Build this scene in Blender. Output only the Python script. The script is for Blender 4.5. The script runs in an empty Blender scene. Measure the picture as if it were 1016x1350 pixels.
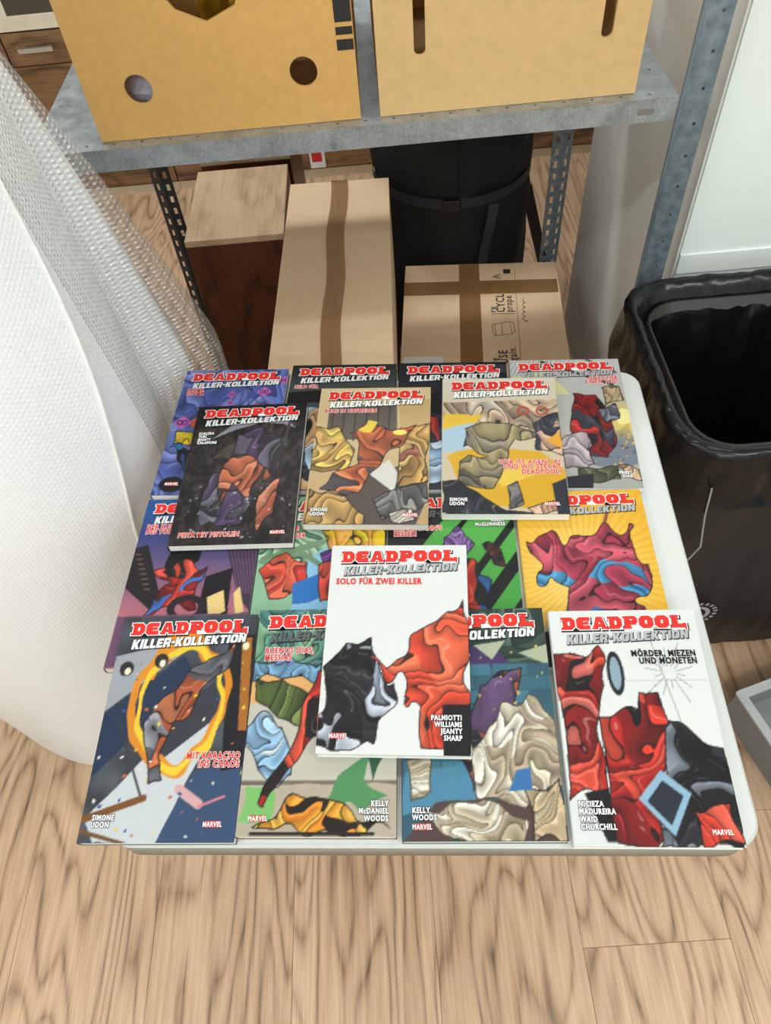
import bpy, bmesh, math, random
import numpy as np
from mathutils import Vector, Matrix

# ------------------------------------------------------------------ camera, light, exposure
S = bpy.context.scene
COL = S.collection
TH = 0.74                                   # height of the table top above the floor
FL = math.radians(-3.8)                     # the table stands turned by this much in the room
cF, sF = math.cos(FL), math.sin(FL)
def T(x, y): return (cF * x - sF * y, sF * x + cF * y)          # table frame -> room
cam_d = bpy.data.cameras.new('camera'); cam = bpy.data.objects.new('camera', cam_d); COL.objects.link(cam)
RT = Vector((0.9976226, 0.01639804, -0.06693475)); UP = Vector((0.02683327, 0.80219431, 0.59645977)); FW = Vector((-0.06347545, 0.59683783, -0.79984716))
rz = Matrix.Rotation(FL, 3, 'Z')
RT, UP, FW = rz @ RT, rz @ UP, rz @ FW
m = Matrix((RT, UP, -FW)).transposed().to_4x4(); m.translation = Vector((0, 0, 0.81877 + TH))
cam.matrix_world = m
cam_d.sensor_fit = 'VERTICAL'; cam_d.sensor_height = 36; cam_d.sensor_width = 36
cam_d.lens = 972.8 / 1350 * 36; cam_d.clip_start = 0.02
S.camera = cam
S.view_settings.view_transform = 'Standard'; S.view_settings.look = 'None'; S.view_settings.gamma = 1
S.view_settings.use_curve_mapping = False
S.view_settings.exposure = -0.22
w = bpy.data.worlds.new('world'); S.world = w; w.use_nodes = True
w.node_tree.nodes['Background'].inputs[0].default_value = (0.9, 0.95, 1, 1); w.node_tree.nodes['Background'].inputs[1].default_value = 0.1
LAMPS = [(0.05, -0.32, 1.5), (0.05, 0.92, 2.5), (-1.5, 2.2, 5), (-1.5, -0.4, 8), (1.4, -0.6, 9), (0.05, -1.6, 10), (0.0, 2.3, 8)]   # ceiling lamps; side, back-left and behind-camera ones added as fill: x, y, watts
CEIL = 2.6

# ------------------------------------------------------------------ helpers
def lin(c):
    c = np.asarray(c, float)
    return np.where(c <= 0.04045, c / 12.92, ((c + 0.055) / 1.055) ** 2.4)
def rgb(r, g, b): return tuple(lin(np.array([r, g, b]) / 255.0)) + (1,)
MATS = {}
class NT:
    def __init__(s, name):
        s.m = bpy.data.materials.new(name); s.m.use_nodes = True; s.t = s.m.node_tree; s.n = s.t.nodes; s.p = s.n['Principled BSDF']; MATS[name] = s.m
    def add(s, typ, **kw):
        n = s.n.new(typ)
        for k, v in kw.items(): setattr(n, k, v)
        return n
    def l(s, a, b): s.t.links.new(a, b)
    def math(s, op, a, b=None, c=None):
        n = s.add('ShaderNodeMath', operation=op)
        for i, v in enumerate((a, b, c)):
            if v is None: continue
            if isinstance(v, (int, float)): n.inputs[i].default_value = v
            else: s.l(v, n.inputs[i])
        return n.outputs[0]
    def ramp(s, fac, stops):
        n = s.add('ShaderNodeValToRGB'); e = n.color_ramp.elements
        while len(e) < len(stops): e.new(0.5)
        for i, (p, c) in enumerate(stops): e[i].position = p; e[i].color = c
        s.l(fac, n.inputs[0]); return n.outputs[0]
    def coords(s, kind='Object', scale=(1, 1, 1), loc=None):
        tc = s.add('ShaderNodeTexCoord'); mp = s.add('ShaderNodeMapping'); mp.inputs['Scale'].default_value = scale
        s.l(tc.outputs[kind], mp.inputs[0])
        if loc is not None: s.l(loc, mp.inputs['Location'])
        return mp.outputs[0]
    def noise(s, vec, scale, detail=3, rough=0.5):
        n = s.add('ShaderNodeTexNoise'); n.inputs['Scale'].default_value = scale; n.inputs['Detail'].default_value = detail; n.inputs['Roughness'].default_value = rough
        s.l(vec, n.inputs['Vector']); return n.outputs['Fac']
    def bump(s, h, strength=0.3, dist=0.002):
        b = s.add('ShaderNodeBump'); b.inputs['Strength'].default_value = strength; b.inputs['Distance'].default_value = dist
        s.l(h, b.inputs['Height']); s.l(b.outputs[0], s.p.inputs['Normal']); return b
    def set(s, **kw):
        for k, v in kw.items(): s.p.inputs[k.replace('_', ' ')].default_value = v
        return s
def plain(name, col, rough=0.5, metal=0.0, noise=0.06, nscale=40, bump=0.0, **kw):
    t = NT(name); t.set(Roughness=rough, Metallic=metal, **kw)
    v = t.coords(); f = t.noise(v, nscale, 4)
    c = np.array(col[:3])
    t.l(t.ramp(f, [(0.3, tuple(c * (1 - noise)) + (1,)), (0.7, tuple(np.minimum(c * (1 + noise), 1)) + (1,))]), t.p.inputs['Base Color'])
    if bump: t.bump(f, bump)
    return t.m
def wood(name, light, mid, dark, sc=1.0, axis=1, rough=0.45, bands=9.0, along=0.8, soft=False):
    t = NT(name); t.set(Roughness=rough)
    oi = t.add('ShaderNodeObjectInfo'); r = t.math('MULTIPLY', oi.outputs['Random'], 37.0)
    cx = t.add('ShaderNodeCombineXYZ')
    for i in range(3): t.l(r, cx.inputs[i])
    s1 = [2.2 * sc] * 3; s1[axis] = along * sc
    v = t.coords(scale=tuple(s1), loc=cx.outputs[0])
    n1 = t.noise(v, 1.6, 3, 0.5)
    f = t.math('FRACT', t.math('MULTIPLY', n1, bands))
    band = t.math('ABSOLUTE', t.math('SUBTRACT', t.math('MULTIPLY', f, 2.0), 1.0))
    s2 = [55 * sc] * 3; s2[axis] = 2.6 * sc
    n2 = t.noise(t.coords(scale=tuple(s2), loc=cx.outputs[0]), 1.5, 5, 0.65)
    n3 = t.noise(t.coords(scale=tuple(s1), loc=cx.outputs[0]), 2.5, 3, 0.5)
    s4 = [170 * sc] * 3; s4[axis] = 5.0 * sc
    n4 = t.noise(t.coords(scale=tuple(s4), loc=cx.outputs[0]), 1.5, 4, 0.6)
    a = t.math('ADD', t.math('MULTIPLY', t.math('MULTIPLY', t.math('POWER', band, 2.5), n2), 0.42), t.math('MULTIPLY', n2, 0.34))
    a = t.math('ADD', t.math('ADD', a, t.math('MULTIPLY', n3, 0.22)), t.math('MULTIPLY', n4, 0.28))
    t.l(t.ramp(a, [(0.34, light), (0.52, mid), (0.78, dark)]), t.p.inputs['Base Color'])
    t.bump(a, 0.10, 0.001)
    return t.m
def obj(name, me, mat=None, parent=None, loc=None, rot=None):
    o = bpy.data.objects.new(name, me); COL.objects.link(o)
    if mat is not None and me is not None:
        ms = mat if isinstance(mat, (list, tuple)) else [mat]
        if len(me.materials) == 0:
            for k in ms: me.materials.append(MATS[k] if isinstance(k, str) else k)
    if parent is not None: o.parent = parent
    if loc is not None: o.location = loc
    if rot is not None: o.rotation_euler = rot
    return o
def tag(o, label, cat, group=None):
    o['label'] = label; o['category'] = cat
    if group: o['group'] = group
    return o
def thing(name, label, cat, loc=(0, 0, 0), rotz=0, group=None, rot=None):
    o = obj(name, None, loc=loc, rot=rot or (0, 0, rotz)); o.empty_display_size = 0.05
    return tag(o, label, cat, group)
def struct(o): o['kind'] = 'structure'; return o
class MB:
    def __init__(s): s.v = []; s.f = []; s.mi = []
    def quadgrid(s, P, closed_u=False, closed_v=False, mi=0):
        P = np.asarray(P, float); nv, nu = P.shape[:2]; b = len(s.v); s.v += [tuple(p) for p in P.reshape(-1, 3)]
        for j in range(nv if closed_v else nv - 1):
            for i in range(nu if closed_u else nu - 1):
                a, c = j * nu, ((j + 1) % nv) * nu; i2 = (i + 1) % nu
                s.f.append((b + a + i, b + a + i2, b + c + i2, b + c + i)); s.mi.append(mi)
    def box(s, x0, x1, y0, y1, z0, z1, mi=0):
        b = len(s.v)
        s.v += [(x0, y0, z0), (x1, y0, z0), (x1, y1, z0), (x0, y1, z0), (x0, y0, z1), (x1, y0, z1), (x1, y1, z1), (x0, y1, z1)]
        for q in ((0, 3, 2, 1), (4, 5, 6, 7), (0, 1, 5, 4), (1, 2, 6, 5), (2, 3, 7, 6), (3, 0, 4, 7)):
            s.f.append(tuple(b + k for k in q)); s.mi.append(mi)
        return s
    def ngon(s, pts, mi=0):
        b = len(s.v); s.v += [tuple(p) for p in pts]; s.f.append(tuple(range(b, b + len(pts)))); s.mi.append(mi)
    def tube(s, path, r, n=8, cap=True, mi=0):
        path = [Vector(p) for p in path]; rows = []
        for i, p in enumerate(path):
            d = (path[min(i + 1, len(path) - 1)] - path[max(i - 1, 0)]).normalized()
            a = d.orthogonal() if i == 0 else a - d * a.dot(d)
            a.normalize(); b = d.cross(a); rr = r[i] if isinstance(r, (list, tuple)) else r
            rows.append([tuple(p + a * rr * math.cos(t) + b * rr * math.sin(t)) for t in (2 * math.pi * k / n for k in range(n))])
        s.quadgrid(rows, closed_u=True, mi=mi)
        if cap: s.ngon(rows[0][::-1], mi); s.ngon(rows[-1], mi)
        return s
    def mesh(s, name, smooth=False, bevel=0):
        me = bpy.data.meshes.new(name); me.from_pydata(s.v, [], s.f); me.polygons.foreach_set('material_index', s.mi); me.update()
        bm = bmesh.new(); bm.from_mesh(me); bmesh.ops.recalc_face_normals(bm, faces=bm.faces)
        if bevel: bmesh.ops.bevel(bm, geom=list(bm.edges), offset=bevel, segments=2, affect='EDGES', profile=0.6)
        bm.to_mesh(me); bm.free()
        if smooth: me.polygons.foreach_set('use_smooth', [True] * len(me.polygons))
        return me
def bx(name, x0, x1, y0, y1, z0, z1, mat, parent=None, bevel=0):
    return obj(name, MB().box(x0, x1, y0, y1, z0, z1).mesh(name, bevel=bevel), mat, parent)
def eval_mesh(cu):
    o = bpy.data.objects.new('tmp', cu); COL.objects.link(o)
    dg = bpy.context.evaluated_depsgraph_get(); dg.update()
    me = bpy.data.meshes.new_from_object(o.evaluated_get(dg)); bpy.data.objects.remove(o); me.materials.clear()
    return me
def plate(outline, holes, thick, offset=0.0):
    """2-D outline with holes, extruded: z from -thick/2 to thick/2 (thick 0: flat)"""
    cu = bpy.data.curves.new('plate', 'CURVE'); cu.dimensions = '2D'; cu.fill_mode = 'BOTH'; cu.extrude = thick / 2; cu.offset = offset
    for ring in [outline] + list(holes):
        sp = cu.splines.new('POLY'); sp.points.add(len(ring) - 1); sp.use_cyclic_u = True
        for p, q in zip(sp.points, ring): p.co = (q[0], q[1], 0, 1)
    me = eval_mesh(cu); bpy.data.curves.remove(cu); return me
def rings_mesh(rings, offset=0.0):
    return plate(rings[0], rings[1:], 0, offset)
def circ(cx, cy, rx, ry=None, n=14):
    ry = ry or rx
    return [(cx + rx * math.cos(2 * math.pi * k / n), cy + ry * math.sin(2 * math.pi * k / n)) for k in range(n)]
def rrect(x0, x1, y0, y1, r, n=5):
    o = []
    for cx, cy, a0 in ((x1 - r, y1 - r, 0), (x0 + r, y1 - r, 90), (x0 + r, y0 + r, 180), (x1 - r, y0 + r, 270)):
        for k in range(n + 1):
            a = math.radians(a0 + 90 * k / n); o.append((cx + r * math.cos(a), cy + r * math.sin(a)))
    return o
def merge(parts):
    """join flat meshes [(mesh, material index, (dx,dy,dz))] into one"""
    v, f, mi = [], [], []
    for me, k, d in parts:
        b = len(v); v += [(q.co.x + d[0], q.co.y + d[1], q.co.z + d[2]) for q in me.vertices]
        for p in me.polygons: f.append([b + i for i in p.vertices]); mi.append(k)
    out = bpy.data.meshes.new('lettering'); out.from_pydata(v, [], f); out.polygons.foreach_set('material_index', mi); out.update()
    return out

# ------------------------------------------------------------------ materials
wood('laminate', rgb(208, 175, 144), rgb(178, 145, 114), rgb(98, 71, 51), bands=30, along=0.32, rough=0.45)
plain('floor_gap', rgb(90, 68, 48), 0.8)
plain('wall_paint', rgb(232, 240, 234), 0.6, noise=0.015, nscale=6, bump=0.15)
plain('wall_board', rgb(234, 233, 228), 0.55, noise=0.03, nscale=5)
plain('ceiling_paint', rgb(235, 235, 232), 0.8, noise=0.01)
plain('table_plastic', rgb(194, 197, 193), 0.35, noise=0.01, nscale=300, bump=0.05)
plain('grey_steel', rgb(140, 138, 132), 0.45, metal=0.4)
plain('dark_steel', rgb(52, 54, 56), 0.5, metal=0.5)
plain('black_plastic', rgb(18, 18, 20), 0.4)
plain('black_fabric', rgb(14, 14, 16), 0.75, noise=0.3, nscale=400, bump=0.15)
plain('webbing', rgb(40, 40, 46), 0.6, noise=0.2, nscale=900, bump=0.2)
plain('kraft_gold', rgb(206, 160, 92), 0.75, noise=0.05, nscale=70, bump=0.08)
plain('kraft_light', rgb(208, 172, 118), 0.75, noise=0.05, nscale=60, bump=0.08)
plain('kraft_dark', rgb(218, 187, 150), 0.75, noise=0.04, nscale=50, bump=0.06)
plain('kraft_core', rgb(150, 118, 76), 0.9)
plain('print_black', rgb(32, 30, 28), 0.6)
plain('handwriting', rgb(70, 62, 56), 0.6)
plain('label_white', rgb(225, 225, 222), 0.5)
plain('mahogany_base', rgb(60, 30, 18), 0.5)
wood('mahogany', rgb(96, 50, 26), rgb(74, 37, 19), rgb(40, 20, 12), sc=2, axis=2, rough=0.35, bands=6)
wood('pale_wood', rgb(198, 170, 138), rgb(182, 152, 120), rgb(150, 120, 92), sc=2, axis=1, rough=0.5, bands=4)
wood('cabinet_wood', rgb(150, 112, 76), rgb(112, 82, 56), rgb(62, 44, 30), sc=1.5, axis=0, rough=0.4, bands=7)
plain('cream_frame', rgb(222, 212, 190), 0.5)
plain('skirting_light', rgb(212, 196, 168), 0.5)
plain('aluminium', rgb(200, 202, 204), 0.3, metal=0.9)
plain('red_paper', rgb(200, 40, 40), 0.5)
plain('gold_foil', rgb(190, 150, 40), 0.3, metal=0.6, noise=0.3)
plain('lilac_paper', rgb(205, 205, 222), 0.6)
plain('grey_board', rgb(128, 130, 134), 0.5)
plain('grey_rim', rgb(176, 178, 180), 0.45)
plain('brown_liner', rgb(32, 26, 24), 0.5, noise=0.25, nscale=9)
plain('cord_grey', rgb(150, 150, 152), 0.5)
plain('pages', rgb(226, 226, 220), 0.8, noise=0.05, nscale=900)
plain('film_edge', rgb(236, 236, 234), 0.25)
plain('lamp_housing', rgb(230, 230, 230), 0.5)
for nm, c in dict(ink_red=(206, 44, 36), ink_white=(222, 225, 223), ink_black=(20, 20, 22), ink_grey=(158, 160, 160), ink_silver=(205, 208, 206), ink_darkgrey=(84, 86, 88), ink_badge=(196, 40, 40)).items():
    plain(nm, rgb(*c), 0.55, noise=0.02, Specular_IOR_Level=0.2)
t = NT('galvanised'); t.set(Metallic=0.75, Roughness=0.42)
v = t.coords(); vo = t.add('ShaderNodeTexVoronoi'); vo.inputs['Scale'].default_value = 380; t.l(v, vo.inputs['Vector'])
n = t.noise(v, 30, 4); a = t.math('ADD', t.math('MULTIPLY', vo.outputs['Color'], 0.3), t.math('MULTIPLY', n, 0.7))
t.l(t.ramp(a, [(0.25, rgb(138, 147, 154)), (0.8, rgb(194, 202, 206))]), t.p.inputs['Base Color'])
t.l(t.math('MULTIPLY_ADD', n, 0.3, 0.28), t.p.inputs['Roughness'])
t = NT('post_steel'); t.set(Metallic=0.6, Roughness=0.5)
n = t.noise(t.coords(scale=(30, 30, 3)), 2, 4); t.l(t.ramp(n, [(0.3, rgb(104, 118, 130)), (0.7, rgb(142, 155, 165))]), t.p.inputs['Base Color'])
t = NT('cover_print'); t.set(Roughness=0.5, Specular_IOR_Level=0.25)
at = t.add('ShaderNodeAttribute'); at.attribute_name = 'print'; t.l(at.outputs['Color'], t.p.inputs['Base Color'])
t = NT('tape'); t.set(Base_Color=rgb(150, 112, 70), Roughness=0.18, Alpha=0.75)
t.bump(t.noise(t.coords(scale=(30, 4, 30)), 4, 4), 0.5, 0.004)
t = NT('glass_dark'); t.set(Base_Color=rgb(70, 66, 58), Roughness=0.08)
t = NT('garbage_film'); t.set(Base_Color=rgb(12, 12, 14), Roughness=0.26, Specular_IOR_Level=0.35)
t.bump(t.noise(t.coords(scale=(1, 1, 0.5)), 16, 2, 0.45), 0.7, 0.02)
def bubble(name, col, transp, white, bstr):
    """bubble film: hexagonal grid of domes from the film's own u, v in metres"""
    t = NT(name); t.set(Roughness=0.28, Base_Color=col)
    uv = t.add('ShaderNodeUVMap'); sx = t.add('ShaderNodeSeparateXYZ'); t.l(uv.outputs[0], sx.inputs[0])
    k = 2 * math.pi / 0.0064; h = None
    for a in (0, 60, 120):
        ph = t.math('ADD', t.math('MULTIPLY', sx.outputs[0], k * math.cos(math.radians(a))), t.math('MULTIPLY', sx.outputs[1], k * math.sin(math.radians(a))))
        c = t.math('COSINE', ph); h = c if h is None else t.math('ADD', h, c)
    big = t.noise(t.coords(), 9, 4)
    hh = t.math('ADD', t.math('MULTIPLY', h, 0.3), t.math('MULTIPLY', big, 4.0))
    b = t.bump(hh, bstr, 0.0035)
    tr = t.add('ShaderNodeBsdfTranslucent'); tr.inputs[0].default_value = col
    tp = t.add('ShaderNodeBsdfTransparent'); gl = t.add('ShaderNodeBsdfGlossy'); gl.inputs['Roughness'].default_value = 0.18
    t.l(b.outputs[0], gl.inputs['Normal']); t.l(b.outputs[0], tr.inputs['Normal'])
    m1 = t.add('ShaderNodeMixShader'); m1.inputs[0].default_value = white; t.l(t.p.outputs[0], m1.inputs[1]); t.l(tr.outputs[0], m1.inputs[2])
    f = t.math('MULTIPLY', t.math('SMOOTH_MIN', t.math('ADD', t.math('MULTIPLY', h, -0.09), 0.80), 1.0, 0.1), transp)
    m2 = t.add('ShaderNodeMixShader'); t.l(f, m2.inputs[0]); t.l(m1.outputs[0], m2.inputs[1]); t.l(tp.outputs[0], m2.inputs[2])
    m3 = t.add('ShaderNodeMixShader'); m3.inputs[0].default_value = 0.14 if transp > 0.5 else 0.04; t.l(m2.outputs[0], m3.inputs[1]); t.l(gl.outputs[0], m3.inputs[2])
    t.l(m3.outputs[0], t.n['Material Output'].inputs['Surface'])
bubble('bubble_core', rgb(244, 245, 246), 0.0, 0.0, 0.12)
bubble('bubble_sheet', rgb(238, 240, 243), 0.02, 0.0, 0.14)
bubble('bubble_clear', rgb(225, 226, 224), 1.0, 0.35, 0.75)
t = NT('lamp_glow'); t.set(Base_Color=(1, 1, 1, 1)); t.p.inputs['Emission Color'].default_value = (0.95, 0.98, 1.0, 1); t.p.inputs['Emission Strength'].default_value = 2.5

# ------------------------------------------------------------------ room
X0, X1, Y0, Y1 = -2.6, 2.0, -2.2, 3.4
fl = struct(bx('floor', X0, X1, Y0, Y1, -0.05, -0.004, 'floor_gap'))
PW, PLN = 0.264, 1.32
random.seed(4)
cols = [0.261 + PW * k for k in range(-11, 7)]
for ci, x in enumerate(cols):
    off = 0.152 if abs(x - 0.261) < 0.01 else random.uniform(0, PLN)
    if abs(x + 0.003) < 0.01: off = 1.0
    if abs(x + 0.267) < 0.01: off = 0.75
    if abs(x + 0.531) < 0.01: off = 1.1
    y = off - 3 * PLN
    while y < Y1:
        a, b = max(y, Y0), min(y + PLN, Y1); xa, xb = max(x, X0), min(x + PW, X1)
        if b - a > 0.02 and xb - xa > 0.01:
            me = MB().box(xa - (x + PW / 2) + 0.0004, xb - (x + PW / 2) - 0.0004, a - (y + PLN / 2) + 0.0004, b - (y + PLN / 2) - 0.0004, -0.004, 0).mesh('plank')
            obj('plank', me, 'laminate', fl, loc=(x + PW / 2, y + PLN / 2, 0))
        y += PLN
struct(bx('ceiling', X0, X1, Y0, Y1, CEIL, CEIL + 0.1, 'ceiling_paint'))
struct(bx('wall_left', X0 - 0.1, X0, Y0, Y1, 0, CEIL, 'wall_paint'))
struct(bx('wall_right', X1, X1 + 0.1, Y0, 1.19, 0, CEIL, 'wall_paint'))
struct(bx('wall_back', X0, X1, Y1, Y1 + 0.1, 0, CEIL, 'wall_paint'))
struct(bx('wall_front', X0, X1, Y0 - 0.1, Y0, 0, CEIL, 'wall_paint'))
wp = struct(bx('wall_projecting', 0.557, X1, 1.19, 1.85, 0, CEIL, 'wall_paint'))
bx('side_board', 0.553, 0.557, 1.194, 1.85, 0, CEIL, 'wall_board', wp)
struct(bx('trim_1', 0.557, X1, 1.186, 1.19, 0.66, 0.702, 'wall_paint', bevel=0.001))
for i, (x, y, e) in enumerate(LAMPS):
    nm = ['white ceiling lamp above the camera side of the table', 'white ceiling lamp above the back edge of the table', 'added fill lamp near the left end of the sideboard', 'added fill lamp above the open floor at left', 'added fill lamp above the open floor at right', 'added fill lamp farthest behind the camera', 'white ceiling lamp over the gap between shelf and sideboard'][i]
    t_ = thing('ceiling_or_fill_lamp', nm, 'lamp', (x, y, CEIL - 0.05), group='ceiling lamps')
    bx('housing', -0.6, 0.6, -0.08, 0.08, 0.02, 0.05, 'lamp_housing', t_)
    bx('diffuser', -0.58, 0.58, -0.065, 0.065, 0.005, 0.02, 'lamp_glow', t_)
    ld = bpy.data.lights.new('lamp_light', 'AREA'); ld.shape = 'RECTANGLE'; ld.size = 1.1; ld.size_y = 0.12; ld.energy = e * 3; ld.color = (0.95, 0.98, 1.0)
    lo = bpy.data.objects.new('lamp_light', ld); COL.objects.link(lo); lo.parent = t_; lo.location = (0, 0, 0)

# ------------------------------------------------------------------ table
tx, ty = T(-0.0175, 0.5265)
tab = thing('folding_table', 'white square folding table with rounded corners under the comics', 'table', (tx, ty, 0), FL)
W2, D2 = 0.3425, 0.3485
def slab(o, z0, z1, bev):
    me = plate(o, [], z1 - z0); bm = bmesh.new(); bm.from_mesh(me); bmesh.ops.remove_doubles(bm, verts=bm.verts, dist=1e-6)
    if bev: bmesh.ops.bevel(bm, geom=[e for e in bm.edges if abs(e.verts[0].co.z - e.verts[1].co.z) < 1e-6 and len(e.link_faces) == 2 and e.calc_face_angle(0) > 1], offset=bev, segments=2, affect='EDGES')
    bmesh.ops.translate(bm, verts=bm.verts, vec=(0, 0, (z0 + z1) / 2)); bmesh.ops.recalc_face_normals(bm, faces=bm.faces); bm.to_mesh(me); bm.free(); return me
obj('tabletop', slab(rrect(-W2, W2, -D2, D2, 0.03, 8), TH - 0.014, TH, 0.003), 'table_plastic', tab)
obj('edge_frame', slab(rrect(-W2 + 0.0005, W2 - 0.0005, -D2 + 0.0005, D2 - 0.0005, 0.03, 8), TH - 0.042, TH - 0.0145, 0), 'grey_steel', tab)
for sx in (-1, 1):
    for sy in (-0.42, 1):
        obj('leg', MB().tube([(sx * 0.29, sy * 0.27, TH - 0.042), (sx * 0.29, sy * 0.285, 0.012)], 0.012, 12).mesh('leg', True), 'grey_steel', tab)
        obj('foot_cap', MB().tube([(sx * 0.29, sy * 0.285, 0.0), (sx * 0.29, sy * 0.2845, 0.03)], 0.0145, 12).mesh('foot_cap', True), 'black_plastic', tab)
    obj('crossbar', MB().tube([(sx * 0.29, -0.117, 0.25), (sx * 0.29, 0.28, 0.25)], 0.008, 10).mesh('crossbar', True), 'grey_steel', tab)

# ------------------------------------------------------------------ lettering
G = {  # slab letters on a 10-unit square
 'D': [[(0, 0), (7.6, 0), (10, 2.6), (10, 7.4), (7.6, 10), (0, 10), (0, 8), (1.2, 8), (1.2, 2), (0, 2)], [(4.8, 3.4), (6.2, 3.4), (6.2, 6.6), (4.8, 6.6)]],
 'E': [[(2, 0), (9.6, 0), (9.6, 3.2), (5, 3.2), (5, 4), (8.6, 4), (8.6, 6), (5, 6), (5, 6.8), (9.6, 6.8), (9.6, 10), (2, 10), (0, 8), (0, 2)]],
 'A': [[(0, 0), (4.1, 0), (4.1, 1.7), (6.3, 1.7), (6.3, 0), (10.4, 0), (10.4, 2), (9.7, 2), (7.3, 10), (3.1, 10), (0.7, 2), (0, 2)], [(4.5, 4.2), (5.9, 4.2), (5.2, 6.4)]],
 'P': [[(0, 0), (5.4, 0), (5.4, 2), (4.8, 2), (4.8, 3), (8, 3), (10, 4.8), (10, 8.2), (8.2, 10), (0, 10), (0, 8), (1.2, 8), (1.2, 2), (0, 2)], [(4.8, 5.6), (6.2, 5.6), (6.2, 7.4), (4.8, 7.4)]],
 'O': [[(2.4, 0), (7.6, 0), (10, 2.4), (10, 7.6), (7.6, 10), (2.4, 10), (0, 7.6), (0, 2.4)], [(4.3, 3.6), (5.7, 3.6), (5.7, 6.4), (4.3, 6.4)]],
 'L': [[(0, 0), (9.4, 0), (9.4, -1.2), (10.6, -1.2), (10.6, 3.6), (8, 3.6), (8, 3.0), (5, 3.0), (5, 8), (6, 8), (6, 10), (0, 10), (0, 8), (1.2, 8), (1.2, 2), (0, 2)]],
}
K = {  # block letters
 'K': ([[(0, 0), (3, 0), (3, 3.6), (5, 0), (8.4, 0), (5.6, 5), (8.2, 10), (5, 10), (3, 6.4), (3, 10), (0, 10)]], 8.4),
 'I': ([[(0, 0), (3, 0), (3, 10), (0, 10)]], 3), 'L': ([[(0, 0), (6.6, 0), (6.6, 2.6), (3, 2.6), (3, 10), (0, 10)]], 6.6),
 'E': ([[(0, 0), (6.8, 0), (6.8, 2.5), (3, 2.5), (3, 3.9), (6, 3.9), (6, 6.1), (3, 6.1), (3, 7.5), (6.8, 7.5), (6.8, 10), (0, 10)]], 6.8),
 'R': ([[(0, 0), (3, 0), (3, 3.4), (4.4, 3.4), (5.2, 0), (8.2, 0), (7, 4.2), (8, 5.4), (8, 8.6), (6.6, 10), (0, 10)], [(3, 5.6), (5.2, 5.6), (5.2, 7.8), (3, 7.8)]], 8.2),
 '-': ([[(0, 3.8), (3.6, 3.8), (3.6, 6.2), (0, 6.2)]], 3.6),
 'O': ([[(1.6, 0), (6.6, 0), (8.2, 1.6), (8.2, 8.4), (6.6, 10), (1.6, 10), (0, 8.4), (0, 1.6)], [(3, 2.6), (5.2, 2.6), (5.2, 7.4), (3, 7.4)]], 8.2),
 'T': ([[(2.4, 0), (5.4, 0), (5.4, 7.4), (7.8, 7.4), (7.8, 10), (0, 10), (0, 7.4), (2.4, 7.4)]], 7.8),
 'N': ([[(0, 0), (3, 0), (3, 5), (5.2, 0), (8.2, 0), (8.2, 10), (5.2, 10), (5.2, 5), (3, 10), (0, 10)]], 8.2),
}
BW, BH, BT = 0.168, 0.258, 0.013
def P2(u, v): return (-BW / 2 + u * BW, BH / 2 - v * BH)
def block_title():
    x, rings = 0, []
    for ch in 'DEADPOOL':
        for r in G[ch]: rings.append([(x + a, b) for a, b in r])
        x += 10.9
    sx, sy = 0.86 * BW / x, 0.062 * BH / 10; ox, oy = P2(0.075, 0.095)
    rings = [[(ox + a * sx, oy + b * sy + 0.012 * a * sx) for a, b in r] for r in rings]
    return rings
def block_series():
    x, rings = 0, []
    for ch in 'KILLER-KOLLEKTION':
        gl, wd = K[ch]
        for r in gl: rings.append([(x + a, b) for a, b in r])
        x += wd + 0.9
    sx, sy = 0.83 * BW / x, 0.044 * BH / 10; ox, oy = P2(0.1, 0.166)
    out = []
    for r in rings:
        out.append([(ox + a * sx + b * sy * 0.12, oy + b * sy * (1.1 - 0.2 * a / x) + 0.05 * a * sx) for a, b in r])
    return out
def layered(fn_mesh, layers):
    return merge([(fn_mesh(off), k, d) for off, k, d in layers])
z1, z2, z3 = 0.00015, 0.0003, 0.00045
TITLE = layered(lambda o: rings_mesh(block_title(), o), [(0.0013, 2, (0.0012, -0.0016, z1)), (0.0010, 1, (0, 0, z2)), (0.0, 0, (0, 0, z3))])
for k in ('ink_red', 'ink_white', 'ink_black'): TITLE.materials.append(MATS[k])
SERIES = {}
for key, (a, b) in dict(grey=('ink_grey', 'ink_black'), white=('ink_white', 'ink_black'), silver=('ink_silver', 'ink_black'), dark=('ink_darkgrey', 'ink_black')).items():
    me = layered(lambda o: rings_mesh(block_series(), o), [(0.0004, 1, (0.0006, -0.0008, z1 + 0.0005)), (0.0, 0, (0, 0, z2 + 0.0005))])
    me.materials.append(MATS[a]); me.materials.append(MATS[b]); SERIES[key] = me
def text_mesh(txt, size, off=0.0, align='LEFT', squeeze=0.78, shear=0.0, spacing=1.0):
    cu = bpy.data.curves.new('txt', 'FONT'); cu.body = txt; cu.size = size; cu.offset = off; cu.align_x = align; cu.resolution_u = 2; cu.shear = shear
    cu.space_line = spacing; cu.space_character = 1.14
    me = eval_mesh(cu); bpy.data.curves.remove(cu)
    for q in me.vertices: q.co.x *= squeeze
    return me
STY = {'rw': ('ink_red', 'ink_white'), 'w': ('ink_white', 'ink_black'), 'k': ('ink_black', None), 'r': ('ink_red', None)}
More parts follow.
